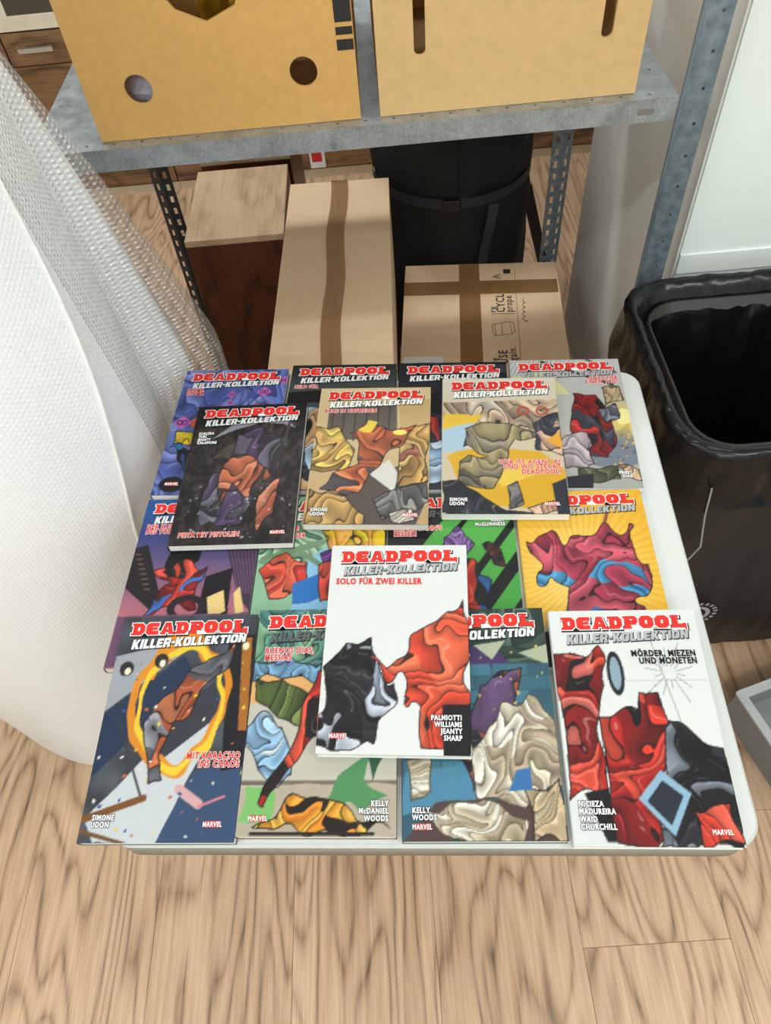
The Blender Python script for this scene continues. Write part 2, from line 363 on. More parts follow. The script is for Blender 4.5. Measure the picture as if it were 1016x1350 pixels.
def lettering(parent, name, txt, u, v, h, style, align='LEFT', spacing=1.0):
    """u, v: left or right end of the first line's top, h: cap height, all in cover fractions"""
    size = h * BH / 0.60
    fill, out = STY[style]
    bold = (0.0004 if h > 0.02 else 0.00032)
    ls = [(bold, 0, (0, 0, z2))]
    if out: ls = [(bold + 0.0005, 1, (0, 0, z1))] + ls
    me = merge([(text_mesh(txt, size, o, align, spacing=spacing), k, d) for o, k, d in ls])
    me.materials.append(MATS[fill])
    if out: me.materials.append(MATS[out])
    x, y = P2(u, v + h)
    return obj(name, me, None, parent, loc=(x, y, 0.0006))
bw, bh = 0.105 * BW, 0.024 * BH
tm = text_mesh('MARVEL', bh * 1.12, 0.0002, 'CENTER', 0.74)
BADGE = merge([(rings_mesh([[(-bw / 2, -bh / 2), (bw / 2, -bh / 2), (bw / 2, bh / 2), (-bw / 2, bh / 2)]]), 0, (0, 0, z1)), (tm, 1, (0, -bh * 0.4, z2))])
BADGE.materials.append(MATS['ink_badge']); BADGE.materials.append(MATS['ink_white'])

# ------------------------------------------------------------------ cover prints: abstract generic colour compositions
NX, NY = 120, 184
class Art:
    def __init__(s, seed, bg=(240, 240, 238)):
        s.r = np.random.RandomState(seed)
        u = (np.arange(2 * NX) + 0.5) / (2 * NX); v = (np.arange(2 * NY) + 0.5) / (2 * NY)
        s.U, s.V = np.meshgrid(u, v); s.a = np.ones(s.U.shape + (3,)) * np.array(bg, float)
    def noise(s, n):
        g = s.r.rand(n + 3, n + 3); x = s.U * n; y = s.V * n; i = x.astype(int); j = y.astype(int); fx = x - i; fy = y - j
        fx = fx * fx * (3 - 2 * fx); fy = fy * fy * (3 - 2 * fy)
        return (g[j, i] * (1 - fx) + g[j, i + 1] * fx) * (1 - fy) + (g[j + 1, i] * (1 - fx) + g[j + 1, i + 1] * fx) * fy
    def put(s, mk, col, al=1.0):
        a = (mk * al)[..., None] if np.asarray(mk).dtype != bool else (mk.astype(float) * al)[..., None]
        s.a = s.a * (1 - a) + np.array(col, float) * a
    def mask(s, pts, warp=0.0, n=7):
        U, V = s.U, s.V
        if warp: U = U + (s.noise(n) - 0.5) * warp; V = V + (s.noise(n) - 0.5) * warp
        inn = np.zeros(U.shape, bool); k = len(pts)
        for i in range(k):
            (x0, y0), (x1, y1) = pts[i], pts[(i + 1) % k]
            if y0 == y1: continue
            c = ((y0 > V) != (y1 > V)) & (U < (x1 - x0) * (V - y0) / (y1 - y0) + x0); inn ^= c
        return inn
    def poly(s, pts, col, warp=0.0, al=1.0): s.put(s.mask(pts, warp), col, al); return s
    def ell(s, cx, cy, rx, ry, col, al=1.0, ring=None, warp=0.0):
        U, V = s.U, s.V
        if warp: U = U + (s.noise(9) - 0.5) * warp; V = V + (s.noise(9) - 0.5) * warp
        d = np.sqrt(((U - cx) / rx) ** 2 + ((V - cy) / ry) ** 2)
        s.put(d < 1 if ring is None else np.abs(d - 1) < ring, col, al); return s
    def glow(s, cx, cy, r, col, al=1.0):
        d = np.sqrt((s.U - cx) ** 2 + ((s.V - cy) * 1.536) ** 2) / r; s.put(np.clip(1 - d, 0, 1) ** 1.3, col, al); return s
    def line(s, p, q, wd, col, al=1.0):
        px, py = s.U - p[0], (s.V - p[1]) * 1.536; dx, dy = q[0] - p[0], (q[1] - p[1]) * 1.536
        t = np.clip((px * dx + py * dy) / (dx * dx + dy * dy), 0, 1); s.put(np.hypot(px - t * dx, py - t * dy) < wd, col, al); return s
    def grad(s, c0, c1, v0=0.0, v1=1.0):
        t = np.clip((s.V - v0) / (v1 - v0), 0, 1)[..., None]; s.a = np.array(c0, float) * (1 - t) + np.array(c1, float) * t; return s
    def rays(s, cx, cy, n, col, al):
        a = np.arctan2((s.V - cy) * 1.536, s.U - cx); s.put((np.sin(a * n + 3 * s.noise(6)) > 0.55), col, al); return s
    def grain(s, n, amt): s.a = s.a * (1 + (s.noise(n)[..., None] - 0.5) * amt); return s
    def shards(s, pts, pal, n=40, warp=0.06, ink=0.006, edge=True, inkc=(18, 16, 18)):
        mk = s.mask(pts, warp * 1.3, 9); xs = [p[0] for p in pts]; ys = [p[1] for p in pts]
        # flowing posterised bands of ink and colour
        th = s.r.uniform(0, 3.14); X = s.U - np.mean(xs); Y = (s.V - np.mean(ys)) * 1.536
        X = X + (s.noise(6) - 0.5) * 0.28 + (s.noise(14) - 0.5) * 0.07; Y = Y + (s.noise(6) - 0.5) * 0.28 + (s.noise(14) - 0.5) * 0.07
        a = X * math.cos(th) + Y * math.sin(th); b = Y * math.cos(th) - X * math.sin(th)
        area = max(0.01, (max(xs) - min(xs)) * (max(ys) - min(ys))); fr = min(34.0, 1.6 * math.sqrt(n / area) ** 0.9)
        v = a * fr * 0.45 + 0.9 * np.sin(b * fr * 0.8 + 2.2 * np.sin(a * fr * 0.5)); lev = np.floor(v).astype(int); fc = v - lev
        pc = np.array(pal, float); rnd = s.r.randint(0, len(pal), 512); col = pc[rnd[(lev + 3 * np.floor(b * fr * 0.33).astype(int)) % 512]]
        col = np.clip(col * (1.22 - 0.5 * fc)[..., None] + 6, 0, 255)
        s.a = np.where(mk[..., None], col, s.a)
        if ink: s.put(mk & (fc < 0.10), inkc, 0.8); s.put(mk & (fc > 0.30) & (fc < 0.36) & (np.sin(b * fr * 2) > 0.5), (250, 240, 230), 0.35)
        if edge:
            e = mk & ~(np.roll(mk, 2, 0) & np.roll(mk, -2, 0) & np.roll(mk, 2, 1) & np.roll(mk, -2, 1)); s.put(e, inkc)
        return s
    def confetti(s, n, cols, u0=0, u1=1, v0=0, v1=1, r=0.014):
        for _ in range(n):
            x, y = s.r.uniform(u0, u1), s.r.uniform(v0, v1); a = s.r.uniform(0, 3); rr = r * s.r.uniform(0.5, 1.5)
            q = [(x + rr * math.cos(a + k) * f, y + rr * 0.65 * math.sin(a + k) * f) for k, f in ((0, 1), (1.6, 0.6), (3.1, 1), (4.7, 0.6))]
            s.poly(q, cols[s.r.randint(len(cols))])
        return s
    def out(s):
        a = s.a.reshape(NY, 2, NX, 2, 3).mean((1, 3)); return lin(np.clip(a, 0, 255) / 255.0) * 0.64
RED = [(214, 52, 38), (228, 76, 54), (176, 34, 28), (120, 20, 20), (20, 16, 18)]
BLK = [(22, 20, 24), (14, 14, 16), (40, 40, 48), (26, 24, 30)]
GRY = [(178, 186, 198), (140, 148, 164), (206, 212, 220), (60, 62, 72)]
def art_A():
    s = Art(1, (238, 241, 238)); s.line((0.36, 0.335), (0.98, 0.335), 0.002, (190, 194, 194)).line((0.66, 0.13), (0.83, 0.76), 0.004, (176, 182, 184))
    for k in range(14):
        a = k * 0.45 + 0.2; s.line((0.75 + 0.05 * math.cos(a), 0.30 + 0.03 * math.sin(a)), (0.75 + (0.1 + 0.06 * (k % 3)) * math.cos(a), 0.30 + (0.07 + 0.04 * (k % 3)) * math.sin(a)), 0.002, (120, 124, 126))
    s.ell(0.40, 0.30, 0.055, 0.10, (30, 34, 40)).ell(0.40, 0.30, 0.035, 0.075, (150, 176, 190))
    s.shards([(0.0, 0.22), (0.30, 0.2), (0.33, 0.33), (0.24, 0.5), (0.25, 0.8), (0.0, 0.84)], RED + [(226, 110, 96)], 34)
    s.shards([(0.25, 0.49), (0.5, 0.45), (0.52, 0.36), (0.68, 0.38), (0.72, 0.62), (0.6, 0.75), (0.55, 1.0), (0.22, 1.0), (0.24, 0.75)], RED, 40)
    s.shards([(0.7, 0.52), (0.97, 0.62), (1.0, 1.0), (0.5, 1.0), (0.6, 0.75)], BLK + [(166, 172, 182), (120, 128, 140)], 34)
    s.poly([(0.42, 0.82), (0.58, 0.71), (0.74, 0.8), (0.6, 0.96)], (150, 190, 214)).poly([(0.47, 0.83), (0.58, 0.75), (0.69, 0.81), (0.59, 0.92)], (40, 48, 58))
    s.shards([(0.72, 0.84), (0.98, 0.82), (1.0, 1.0), (0.75, 1.0)], [(222, 62, 44), (200, 44, 34), (240, 96, 72)], 10)
    s.poly([(0, 0.84), (0.12, 0.8), (0.24, 0.88), (0.26, 1), (0, 1)], (232, 236, 234))
    s.poly([(0.1, 0.8), (0.25, 0.78), (0.26, 0.98), (0.2, 0.98)], (24, 22, 24)); return s
def art_B():
    s = Art(2, (74, 78, 86)); s.grain(12, 0.5)
    s.poly([(0, 0.2), (0.45, 0.13), (0.52, 0.17), (0, 0.46)], (168, 172, 180)).poly([(0, 0.47), (0.5, 0.2), (0.6, 0.3), (0.0, 0.75)], (40, 56, 84))
    s.poly([(0.02, 0.9), (0.5, 0.55), (0.85, 0.45), (0.62, 0.8), (0.5, 1.0), (0.1, 1.0)], (212, 218, 222), 0.02).poly([(0.5, 1.0), (0.68, 0.72), (1, 0.68), (1, 1)], (58, 82, 116))
    s.poly([(0.8, 0.12), (1, 0.1), (1, 0.7), (0.86, 0.72)], (28, 28, 34)).poly([(0.9, 0.12), (0.97, 0.12), (1.0, 0.55), (0.94, 0.55)], (176, 110, 40)).poly([(0.2, 0.6), (0.8, 0.3), (0.86, 0.45), (0.4, 0.7)], (60, 62, 72))
    s.ell(0.52, 0.42, 0.30, 0.27, (240, 150, 40), 0.95, 0.12, 0.10).ell(0.52, 0.42, 0.30, 0.27, (252, 214, 60), 1, 0.06, 0.08)
    s.shards([(0.72, 0.18), (0.86, 0.14), (0.8, 0.27), (0.68, 0.36), (0.62, 0.46), (0.5, 0.52), (0.42, 0.68), (0.48, 0.78), (0.38, 0.78), (0.32, 0.6), (0.28, 0.5), (0.44, 0.36)], [(196, 100, 58), (220, 130, 84), (160, 76, 44), (150, 152, 160), (96, 96, 104)], 40)
    s.line((0.1, 0.48), (0.36, 0.82), 0.008, (60, 60, 64)).line((0.0, 0.91), (0.38, 0.825), 0.022, (130, 84, 44)).line((0.0, 0.95), (0.3, 1.0), 0.012, (120, 84, 48))
    for x, y in ((0.1, 0.26), (0.34, 0.225)): s.ell(x, y, 0.05, 0.035, (44, 44, 44)).ell(x + 0.01, y + 0.012, 0.022, 0.018, (250, 244, 214))
    s.ell(0.93, 0.16, 0.025, 0.02, (250, 240, 200)).line((0.6, 0.79), (0.74, 0.85), 0.03, (226, 178, 178)).line((0.74, 0.86), (0.9, 0.82), 0.008, (220, 130, 150))
    s.confetti(60, [(246, 214, 60), (238, 238, 220), (214, 110, 60), (60, 96, 160)], 0.0, 1.0, 0.2, 1.0); return s
def art_C():
    s = Art(3, (110, 160, 130)); s.shards([(0, 0), (1, 0), (1, 0.3), (0, 0.3)], [(104, 164, 132), (84, 142, 126), (132, 184, 144), (70, 120, 116)], 60, 0, 0.006, False)
    s.poly([(0, 0.3), (1, 0.27), (1, 0.5), (0, 0.5)], (236, 180, 110)).shards([(0, 0.26), (0.5, 0.24), (0.45, 0.33), (0.15, 0.36), (0, 0.32)], [(120, 170, 206), (90, 130, 180)], 14)
    s.poly([(0, 0.45), (1, 0.45), (1, 1), (0, 1)], (204, 200, 186)).poly([(0, 0.78), (1, 0.78), (1, 0.8), (0, 0.8)], (120, 110, 96)).poly([(0, 0.8), (1, 0.79), (1, 1), (0, 1)], (190, 178, 156), 0.02)
    s.shards([(0.0, 0.36), (0.25, 0.36), (0.5, 0.46), (0.5, 0.55), (0.2, 0.5), (0, 0.47)], [(96, 116, 56), (120, 138, 70), (72, 90, 44)], 16)
    s.shards([(0, 0.5), (0.2, 0.52), (0.32, 0.64), (0.3, 0.8), (0.12, 0.74), (0, 0.66)], [(170, 206, 232), (140, 184, 220), (216, 226, 232)], 18, 0.08)
    s.poly([(0, 0.78), (0.2, 0.76), (0.2, 0.92), (0, 0.9)], (130, 196, 110), 0.1).poly([(0.55, 0.85), (0.62, 0.77), (0.85, 0.65), (0.8, 0.78), (0.95, 0.82), (0.76, 0.92)], (86, 150, 96), 0.08).poly([(0.82, 0.68), (0.95, 0.62), (0.86, 0.78)], (44, 92, 64), 0.06)
    s.shards([(0.45, 0.28), (0.62, 0.3), (0.55, 0.5), (0.5, 0.62), (0.3, 0.76), (0.14, 0.88), (0.1, 0.84), (0.3, 0.66), (0.36, 0.5)], [(206, 44, 34), (170, 30, 26), (30, 22, 22), (226, 80, 54)], 30)
    s.shards([(0.1, 0.93), (0.3, 0.86), (0.48, 0.84), (0.64, 0.87), (0.74, 0.93), (0.95, 0.97), (0.7, 0.98), (0.4, 0.97)], [(240, 160, 40), (228, 134, 28), (30, 22, 18), (250, 186, 70)], 26)
    s.line((0.1, 0.985), (0.85, 0.985), 0.012, (40, 34, 30)); return s
def art_D():
    s = Art(4, (52, 96, 112)); s.shards([(0, 0), (1, 0), (1, 0.27), (0, 0.27)], [(48, 72, 60), (64, 90, 74), (36, 58, 50)], 14, 0, 0.004, False)
    s.poly([(0.4, 0.2), (0.6, 0.17), (0.75, 0.27), (0.5, 0.3)], (70, 50, 100)).poly([(0.5, 0.18), (0.72, 0.16), (0.62, 0.25)], (180, 190, 160)).poly([(0.8, 0.22), (1, 0.18), (1, 0.28)], (180, 190, 160))
    for j in range(9):
        for i in range(5):
            x = i * 0.24 + (0.12 if j % 2 else 0) - 0.1; y = 0.27 + j * 0.06; k = s.r.uniform(0.8, 1.15)
            s.poly([(x, y), (x + 0.225, y), (x + 0.225, y + 0.052), (x, y + 0.052)], (62 * k, 112 * k, 132 * k))
    s.poly([(0, 0.72), (0.4, 0.7), (0.5, 0.85), (0, 0.9)], (80, 140, 170), 0.06)
    s.poly([(0.2, 0.86), (1, 0.84), (1, 1), (0, 1)], (86, 66, 64), 0.03).poly([(0.3, 0.95), (0.6, 0.93), (0.55, 1), (0.3, 1)], (36, 76, 70))
    s.shards([(0.5, 0.36), (0.8, 0.3), (0.72, 0.46), (0.6, 0.6), (0.45, 0.82), (0.38, 0.66)], [(170, 96, 60), (140, 76, 50), (36, 36, 46), (96, 70, 110)], 20)
    ban = [(224, 214, 190), (204, 190, 162), (236, 230, 212), (176, 160, 134)]
    s.shards([(0.62, 0.5), (0.85, 0.42), (0.98, 0.5), (0.98, 0.75), (0.8, 0.86), (0.5, 0.86), (0.48, 0.68)], ban, 70, 0.08, 0.008, inkc=(80, 66, 50))
    s.shards([(0.02, 0.66), (0.2, 0.64), (0.2, 0.82), (0.05, 0.84)], ban, 20, 0.05, 0.008, inkc=(80, 66, 50))
    s.shards([(0.15, 0.86), (0.5, 0.82), (0.78, 0.92), (0.7, 1.0), (0.3, 1.0)], ban, 46, 0.06, 0.008, inkc=(80, 66, 50))
    s.shards([(0.75, 0.82), (1, 0.78), (1, 1), (0.8, 0.98)], [(196, 172, 134), (176, 150, 116), (214, 196, 160)], 18, 0.05)
    s.poly([(0.7, 0.74), (0.82, 0.72), (0.8, 0.8), (0.66, 0.81)], (60, 120, 180), 0.05)
    s.confetti(16, [(226, 196, 90)], 0.5, 1, 0.18, 0.5, 0.012); return s
def art_E():
    s = Art(5, (240, 242, 240))
    s.shards([(0.0, 0.62), (0.2, 0.5), (0.34, 0.52), (0.5, 0.68), (0.44, 0.84), (0.4, 1.0), (0.0, 1.0)], BLK + [(150, 160, 178), (190, 198, 210)], 40, 0.12, 0.004)
    s.shards([(1.0, 0.26), (0.8, 0.3), (0.7, 0.42), (0.5, 0.54), (0.36, 0.56), (0.5, 0.64), (0.6, 0.78), (0.6, 1.0), (1.0, 1.0)], [(228, 76, 46), (238, 100, 64), (206, 54, 38), (232, 84, 52), (222, 70, 44), (240, 108, 70), (24, 20, 24)], 50, 0.12)
    s.poly([(0.82, 0.8), (1.0, 0.78), (1.0, 1.0), (0.8, 1.0)], (22, 20, 24), 0.05); return s
def art_F():
    s = Art(6, (40, 34, 34)); s.grain(40, 1.2).grain(14, 0.9); s.poly([(0, 0), (1, 0), (1, 0.13), (0, 0.15)], (26, 24, 26), 0.04)
    s.poly([(0.35, 0.25), (0.7, 0.2), (0.9, 0.4), (0.3, 0.45)], (104, 92, 78), 0.2, 0.55)
    pts = [(0.18, 0.27), (0.35, 0.16), (0.6, 0.11), (0.85, 0.14), (0.92, 0.2), (0.8, 0.165), (0.6, 0.15), (0.38, 0.2)]
    s.poly(pts, (150, 148, 158))
    s.line((0.86, 0.14), (0.8, 0.5), 0.012, (70, 66, 76))
    s.shards([(0.45, 0.2), (0.7, 0.2), (0.86, 0.36), (0.8, 0.55), (0.6, 0.85), (0.3, 0.88), (0.2, 0.8), (0.28, 0.5), (0.4, 0.42)], [(82, 76, 92), (60, 56, 68), (104, 98, 114), (44, 40, 48), (78, 62, 96)], 60, 0.1)
    s.shards([(0.3, 0.4), (0.5, 0.42), (0.8, 0.52), (0.84, 0.8), (0.7, 0.9), (0.62, 0.7), (0.46, 0.6), (0.36, 0.72), (0.3, 0.6)], [(190, 104, 70), (160, 82, 56), (60, 48, 50), (206, 124, 88)], 34, 0.08)
    s.confetti(50, [(190, 190, 194), (130, 130, 136)], 0.05, 0.95, 0.6, 0.98, 0.014); return s
def art_G():
    s = Art(7, (214, 188, 138)); s.grad((226, 204, 158), (196, 166, 116))
    s.poly([(0.1, 0.16), (0.7, 0.14), (0.72, 0.4), (0.1, 0.42)], (104, 96, 88)).poly([(0.72, 0.1), (1, 0.1), (1, 0.45), (0.74, 0.4)], (206, 176, 120))
    for k in range(6): s.line((0.14 + k * 0.1, 0.16), (0.14 + k * 0.1, 0.42), 0.006, (66, 62, 60))
    s.poly([(0.3, 0.68), (0.8, 0.6), (1, 0.8), (0.9, 1), (0.2, 1)], (92, 80, 74)).poly([(0.5, 0.66), (0.66, 0.56), (0.78, 0.7), (0.7, 0.78)], (224, 222, 214))
    tan = [(204, 160, 84), (182, 138, 66), (222, 186, 112), (150, 112, 60)]
    s.shards([(0.0, 0.3), (0.2, 0.32), (0.36, 0.5), (0.3, 0.66), (0, 0.66)], tan + [(232, 200, 96)], 26, 0.08).shards([(0.72, 0.32), (1, 0.28), (1, 0.74), (0.72, 0.74)], tan + [(150, 84, 66)], 24, 0.08)
    s.shards([(0.34, 0.32), (0.6, 0.32), (0.86, 0.34), (0.7, 0.5), (0.5, 0.68), (0.36, 0.84), (0.14, 0.78), (0.24, 0.66), (0.42, 0.58)], [(206, 110, 64), (184, 90, 50), (226, 134, 84), (80, 74, 76)], 36, 0.07)
    s.poly([(0.36, 0.33), (0.44, 0.24), (0.56, 0.3), (0.5, 0.36)], (246, 214, 80), 0.08).ell(0.74, 0.36, 0.06, 0.02, (250, 236, 110))
    s.shards([(0, 0.76), (0.2, 0.78), (0.5, 0.95), (0.5, 1), (0, 1)], [(206, 164, 96), (188, 146, 80)], 7, 0.05)
    s.shards([(0.55, 0.82), (1, 0.72), (1, 0.86), (0.62, 0.96)], [(110, 108, 106), (84, 82, 82), (140, 138, 132)], 16, 0.05)
    s.shards([(0.66, 0.95), (0.86, 0.88), (0.9, 0.98), (0.7, 1)], [(228, 220, 200), (206, 198, 180)], 6, 0.05); return s
def art_H():
    s = Art(8, (230, 222, 204)); s.grad((236, 228, 208), (214, 200, 170), 0, 0.4)
    s.shards([(0.0, 0.2), (1, 0.18), (1, 0.42), (0, 0.42)], [(196, 170, 140), (222, 210, 190), (150, 130, 110), (214, 190, 160)], 40, 0, 0.005, False)
    s.poly([(0, 0.33), (0.3, 0.32), (0.2, 0.56), (0, 0.58)], (176, 204, 222)).poly([(0, 0.3), (0.35, 0.29), (0.3, 0.36), (0, 0.4)], (236, 196, 60), 0.04)
    for x in (0.7, 0.86): s.ell(x, 0.27, 0.045, 0.03, (196, 70, 56), 1, 0.2)
    s.poly([(0.05, 0.6), (0.25, 0.55), (0.8, 0.58), (1, 0.7), (0.96, 0.95), (0.2, 0.95)], (226, 176, 36), 0.04).poly([(0.3, 0.66), (0.75, 0.62), (0.9, 0.72), (0.5, 0.8)], (244, 206, 76), 0.05)
    s.shards([(0.2, 0.42), (0.36, 0.34), (0.6, 0.38), (0.9, 0.46), (0.6, 0.5), (0.56, 0.62), (0.36, 0.84), (0.08, 0.8), (0.12, 0.66), (0.4, 0.6), (0.2, 0.56)], [(112, 102, 88), (84, 76, 66), (140, 130, 108), (160, 146, 104)], 40, 0.07)
    s.shards([(0.76, 0.34), (0.98, 0.3), (1, 0.6), (0.8, 0.58)], [(50, 52, 66), (70, 72, 86), (210, 170, 140)], 14, 0.06).poly([(0.84, 0.5), (1, 0.44), (1, 0.56)], (240, 170, 50), 0.06)
    s.shards([(0, 0.76), (0.16, 0.78), (0.5, 0.96), (0.7, 0.98), (0.7, 1), (0, 1)], [(38, 40, 52), (52, 54, 66), (28, 30, 40)], 9, 0.04)
    s.shards([(0.52, 0.8), (0.62, 0.76), (0.66, 0.94), (0.52, 0.97)], [(110, 110, 112), (84, 84, 88)], 6, 0.03).shards([(0.66, 0.95), (0.9, 0.88), (1, 1), (0.7, 1)], [(226, 184, 156), (206, 160, 130)], 7, 0.05)
    s.poly([(0.88, 0.8), (1, 0.76), (1, 1), (0.9, 1)], (44, 46, 58)); return s
def art_I():
    s = Art(9, (84, 104, 178)); s.shards([(0, 0), (1, 0), (1, 1), (0, 1)], [(88, 108, 184), (110, 128, 200), (70, 86, 156), (130, 140, 210)], 50, 0, 0.008, False, (40, 46, 96))
    for k in range(8): s.line((0.4 + 0.05 * k, 0.2), (0.1 + 0.12 * k, 0.4), 0.006, (60, 76, 150))
    for x, y, r in ((0.8, 0.2, 0.07), (0.97, 0.1, 0.06), (0.1, 0.45, 0.09), (0.5, 0.22, 0.05), (0.5, 0.29, 0.04)):
        s.poly([(x - r, y), (x, y - r * 0.62), (x + r, y), (x, y + r * 0.62)], (206, 110, 186)); s.ell(x - r * 0.25, y, r * 0.25, r * 0.18, (90, 40, 110), 1, 0.3).ell(x + r * 0.3, y, r * 0.25, r * 0.18, (90, 40, 110), 1, 0.3)
    s.poly([(0.15, 0.42), (0.35, 0.38), (0.4, 0.5), (0.2, 0.5)], (222, 90, 60), 0.1).poly([(0.75, 0.28), (0.95, 0.27), (0.9, 0.36)], (222, 90, 60), 0.1)
    s.shards([(0.06, 0.52), (0.3, 0.5), (0.32, 0.6), (0.08, 0.62)], [(244, 210, 50), (226, 184, 30)], 8, 0.05).shards([(0.04, 0.64), (0.36, 0.62), (0.4, 0.86), (0.2, 0.84)], [(40, 130, 190), (20, 60, 110), (14, 16, 22)], 12, 0.06)
    s.ell(0.16, 0.92, 0.11, 0.055, (16, 16, 20)); return s
def art_J():
    s = Art(10, (34, 38, 40)); s.grad((30, 34, 36), (70, 82, 84), 0, 0.22); s.poly([(0, 0.24), (0.7, 0.2), (1, 0.26), (1, 0.3), (0, 0.34)], (20, 22, 24))
    s.shards([(0, 0.36), (1, 0.34), (1, 1), (0, 1)], [(200, 60, 44), (80, 130, 190), (214, 170, 120), (30, 34, 44), (170, 200, 222)], 90, 0.02); return s
def art_K():
    s = Art(11, (22, 26, 34)); s.grad((18, 20, 26), (40, 46, 60), 0, 0.25); s.poly([(0, 0.02), (0.5, 0.0), (1, 0.0), (1, 0.12), (0.5, 0.05)], (80, 90, 104), 0.1, 0.5)
    s.shards([(0, 0.26), (0.7, 0.24), (0.7, 0.66), (0, 0.66)], [(206, 48, 36), (30, 34, 46), (50, 56, 72), (20, 22, 30), (170, 36, 30)], 60, 0.04)
    s.shards([(0, 0.66), (1, 0.62), (1, 0.95), (0, 0.95)], [(150, 190, 226), (120, 160, 206), (186, 210, 232)], 24, 0.04); return s
def art_L():
    s = Art(12, (196, 196, 190)); s.grad((206, 206, 204), (176, 176, 168))
    for k in range(16): s.line((0.0 + 0.04 * k, 0), (-0.1 + 0.04 * k, 0.14), 0.004, (150, 154, 160))
    s.poly([(0, 0.14), (0.4, 0.12), (0.5, 0.28), (0, 0.3)], (228, 222, 170), 0.06).line((0.3, 0.02), (0.9, 0.22), 0.016, (60, 56, 60)).line((0.7, 0.0), (0.95, 0.12), 0.012, (90, 70, 74))
    s.poly([(0.3, 0.7), (1, 0.55), (1, 0.86), (0.3, 0.86)], (122, 132, 144), 0.06).confetti(40, [(230, 180, 90), (90, 96, 106)], 0.6, 1, 0.6, 0.85, 0.02)
    s.glow(0.95, 0.5, 0.3, (255, 206, 60), 1.0).ell(0.96, 0.48, 0.08, 0.05, (255, 246, 170), 0.9, None, 0.06)
    s.shards([(0.78, 0.24), (0.96, 0.24), (0.98, 0.36), (0.8, 0.38)], [(214, 190, 150), (186, 156, 120)], 10, 0.06)
    s.shards([(0.52, 0.3), (0.72, 0.28), (0.82, 0.42), (0.86, 0.62), (0.8, 0.8), (0.6, 0.8), (0.46, 0.6)], RED + [(60, 62, 80)], 40, 0.07)
    s.shards([(0.74, 0.4), (0.9, 0.38), (0.92, 0.48), (0.78, 0.52)], [(80, 84, 100), (120, 124, 140)], 8, 0.04)
    s.shards([(0.4, 0.66), (0.6, 0.6), (0.64, 0.82), (0.42, 0.88)], [(196, 180, 184), (166, 150, 156)], 10, 0.06)
    s.shards([(0.5, 0.87), (0.82, 0.84), (0.84, 0.94), (0.5, 0.97)], [(86, 88, 62), (70, 72, 50)], 6, 0.03).shards([(0.82, 0.84), (1, 0.86), (1, 0.96), (0.86, 0.94)], [(214, 178, 140), (196, 156, 118)], 6, 0.04)
    s.poly([(0.4, 0.92), (0.62, 0.9), (0.6, 1), (0.4, 1)], (34, 34, 44)); return s
def art_M():
    s = Art(13, (248, 190, 50)); s.glow(0.45, 0.5, 0.75, (255, 240, 170), 0.9).rays(0.45, 0.5, 60, (240, 160, 30), 0.35)
    s.line((0.62, 0.3), (0.72, 0.12), 0.014, (150, 96, 60))
    pk = [(206, 84, 104), (180, 60, 84), (224, 116, 130), (150, 44, 66)]; bl = [(34, 110, 170), (20, 60, 110), (70, 150, 200), (16, 24, 40)]
    s.shards([(0.08, 0.34), (0.2, 0.22), (0.5, 0.3), (0.8, 0.24), (0.95, 0.4), (0.84, 0.62), (0.9, 0.86), (0.7, 0.95), (0.4, 0.9), (0.24, 0.8), (0.3, 0.6), (0.14, 0.5)], pk + pk + bl, 80, 0.14)
    s.poly([(0, 0.84), (0.2, 0.78), (0.3, 0.92), (0.2, 1), (0, 1)], (16, 16, 18), 0.06).line((0.0, 0.76), (0.26, 0.86), 0.014, (170, 176, 186)); return s
def art_N():
    s = Art(14, (36, 84, 150)); s.grad((36, 86, 152), (60, 70, 130), 0.1, 0.25); t = np.clip((s.V - 0.25) / 0.5, 0, 1)[..., None]
    s.a = s.a * (1 - t) + np.array((206, 120, 130.0)) * t
    s.poly([(0, 0.32), (0.1, 0.3), (0.3, 0.62), (0.26, 0.7), (0, 0.56)], (34, 28, 34)).poly([(0.72, 0.28), (1, 0.26), (1, 0.7), (0.9, 0.62)], (66, 46, 74)).poly([(0.62, 0.5), (0.82, 0.45), (0.84, 0.75), (0.6, 0.75)], (18, 14, 20))
    for k in range(8): s.line((0.02 + 0.02 * k, 0.36 + 0.03 * k), (0.06 + 0.02 * k, 0.36 + 0.03 * k), 0.006, (120, 96, 70)).line((0.76 + 0.03 * k, 0.3), (0.9 + 0.02 * k, 0.6), 0.004, (120, 90, 120))
    s.poly([(0.66, 0.62), (0.78, 0.58), (0.82, 0.7), (0.7, 0.74)], (246, 214, 140)).poly([(0.86, 0.6), (0.9, 0.56), (0.96, 0.7), (0.9, 0.72)], (246, 214, 140))
    s.poly([(0.3, 0.34), (0.56, 0.32), (0.56, 0.44), (0.3, 0.42)], (16, 14, 18), 0.1)
    s.shards([(0.2, 0.46), (0.4, 0.4), (0.62, 0.44), (0.6, 0.58), (0.62, 0.66), (0.2, 0.72), (0.24, 0.62), (0.4, 0.56)], RED + [(60, 110, 190)], 36, 0.07)
    s.ell(0.52, 0.68, 0.12, 0.06, (40, 30, 40), 1, 0.25).poly([(0, 0.72), (1, 0.7), (1, 1), (0, 1)], (120, 84, 116), 0.03); return s
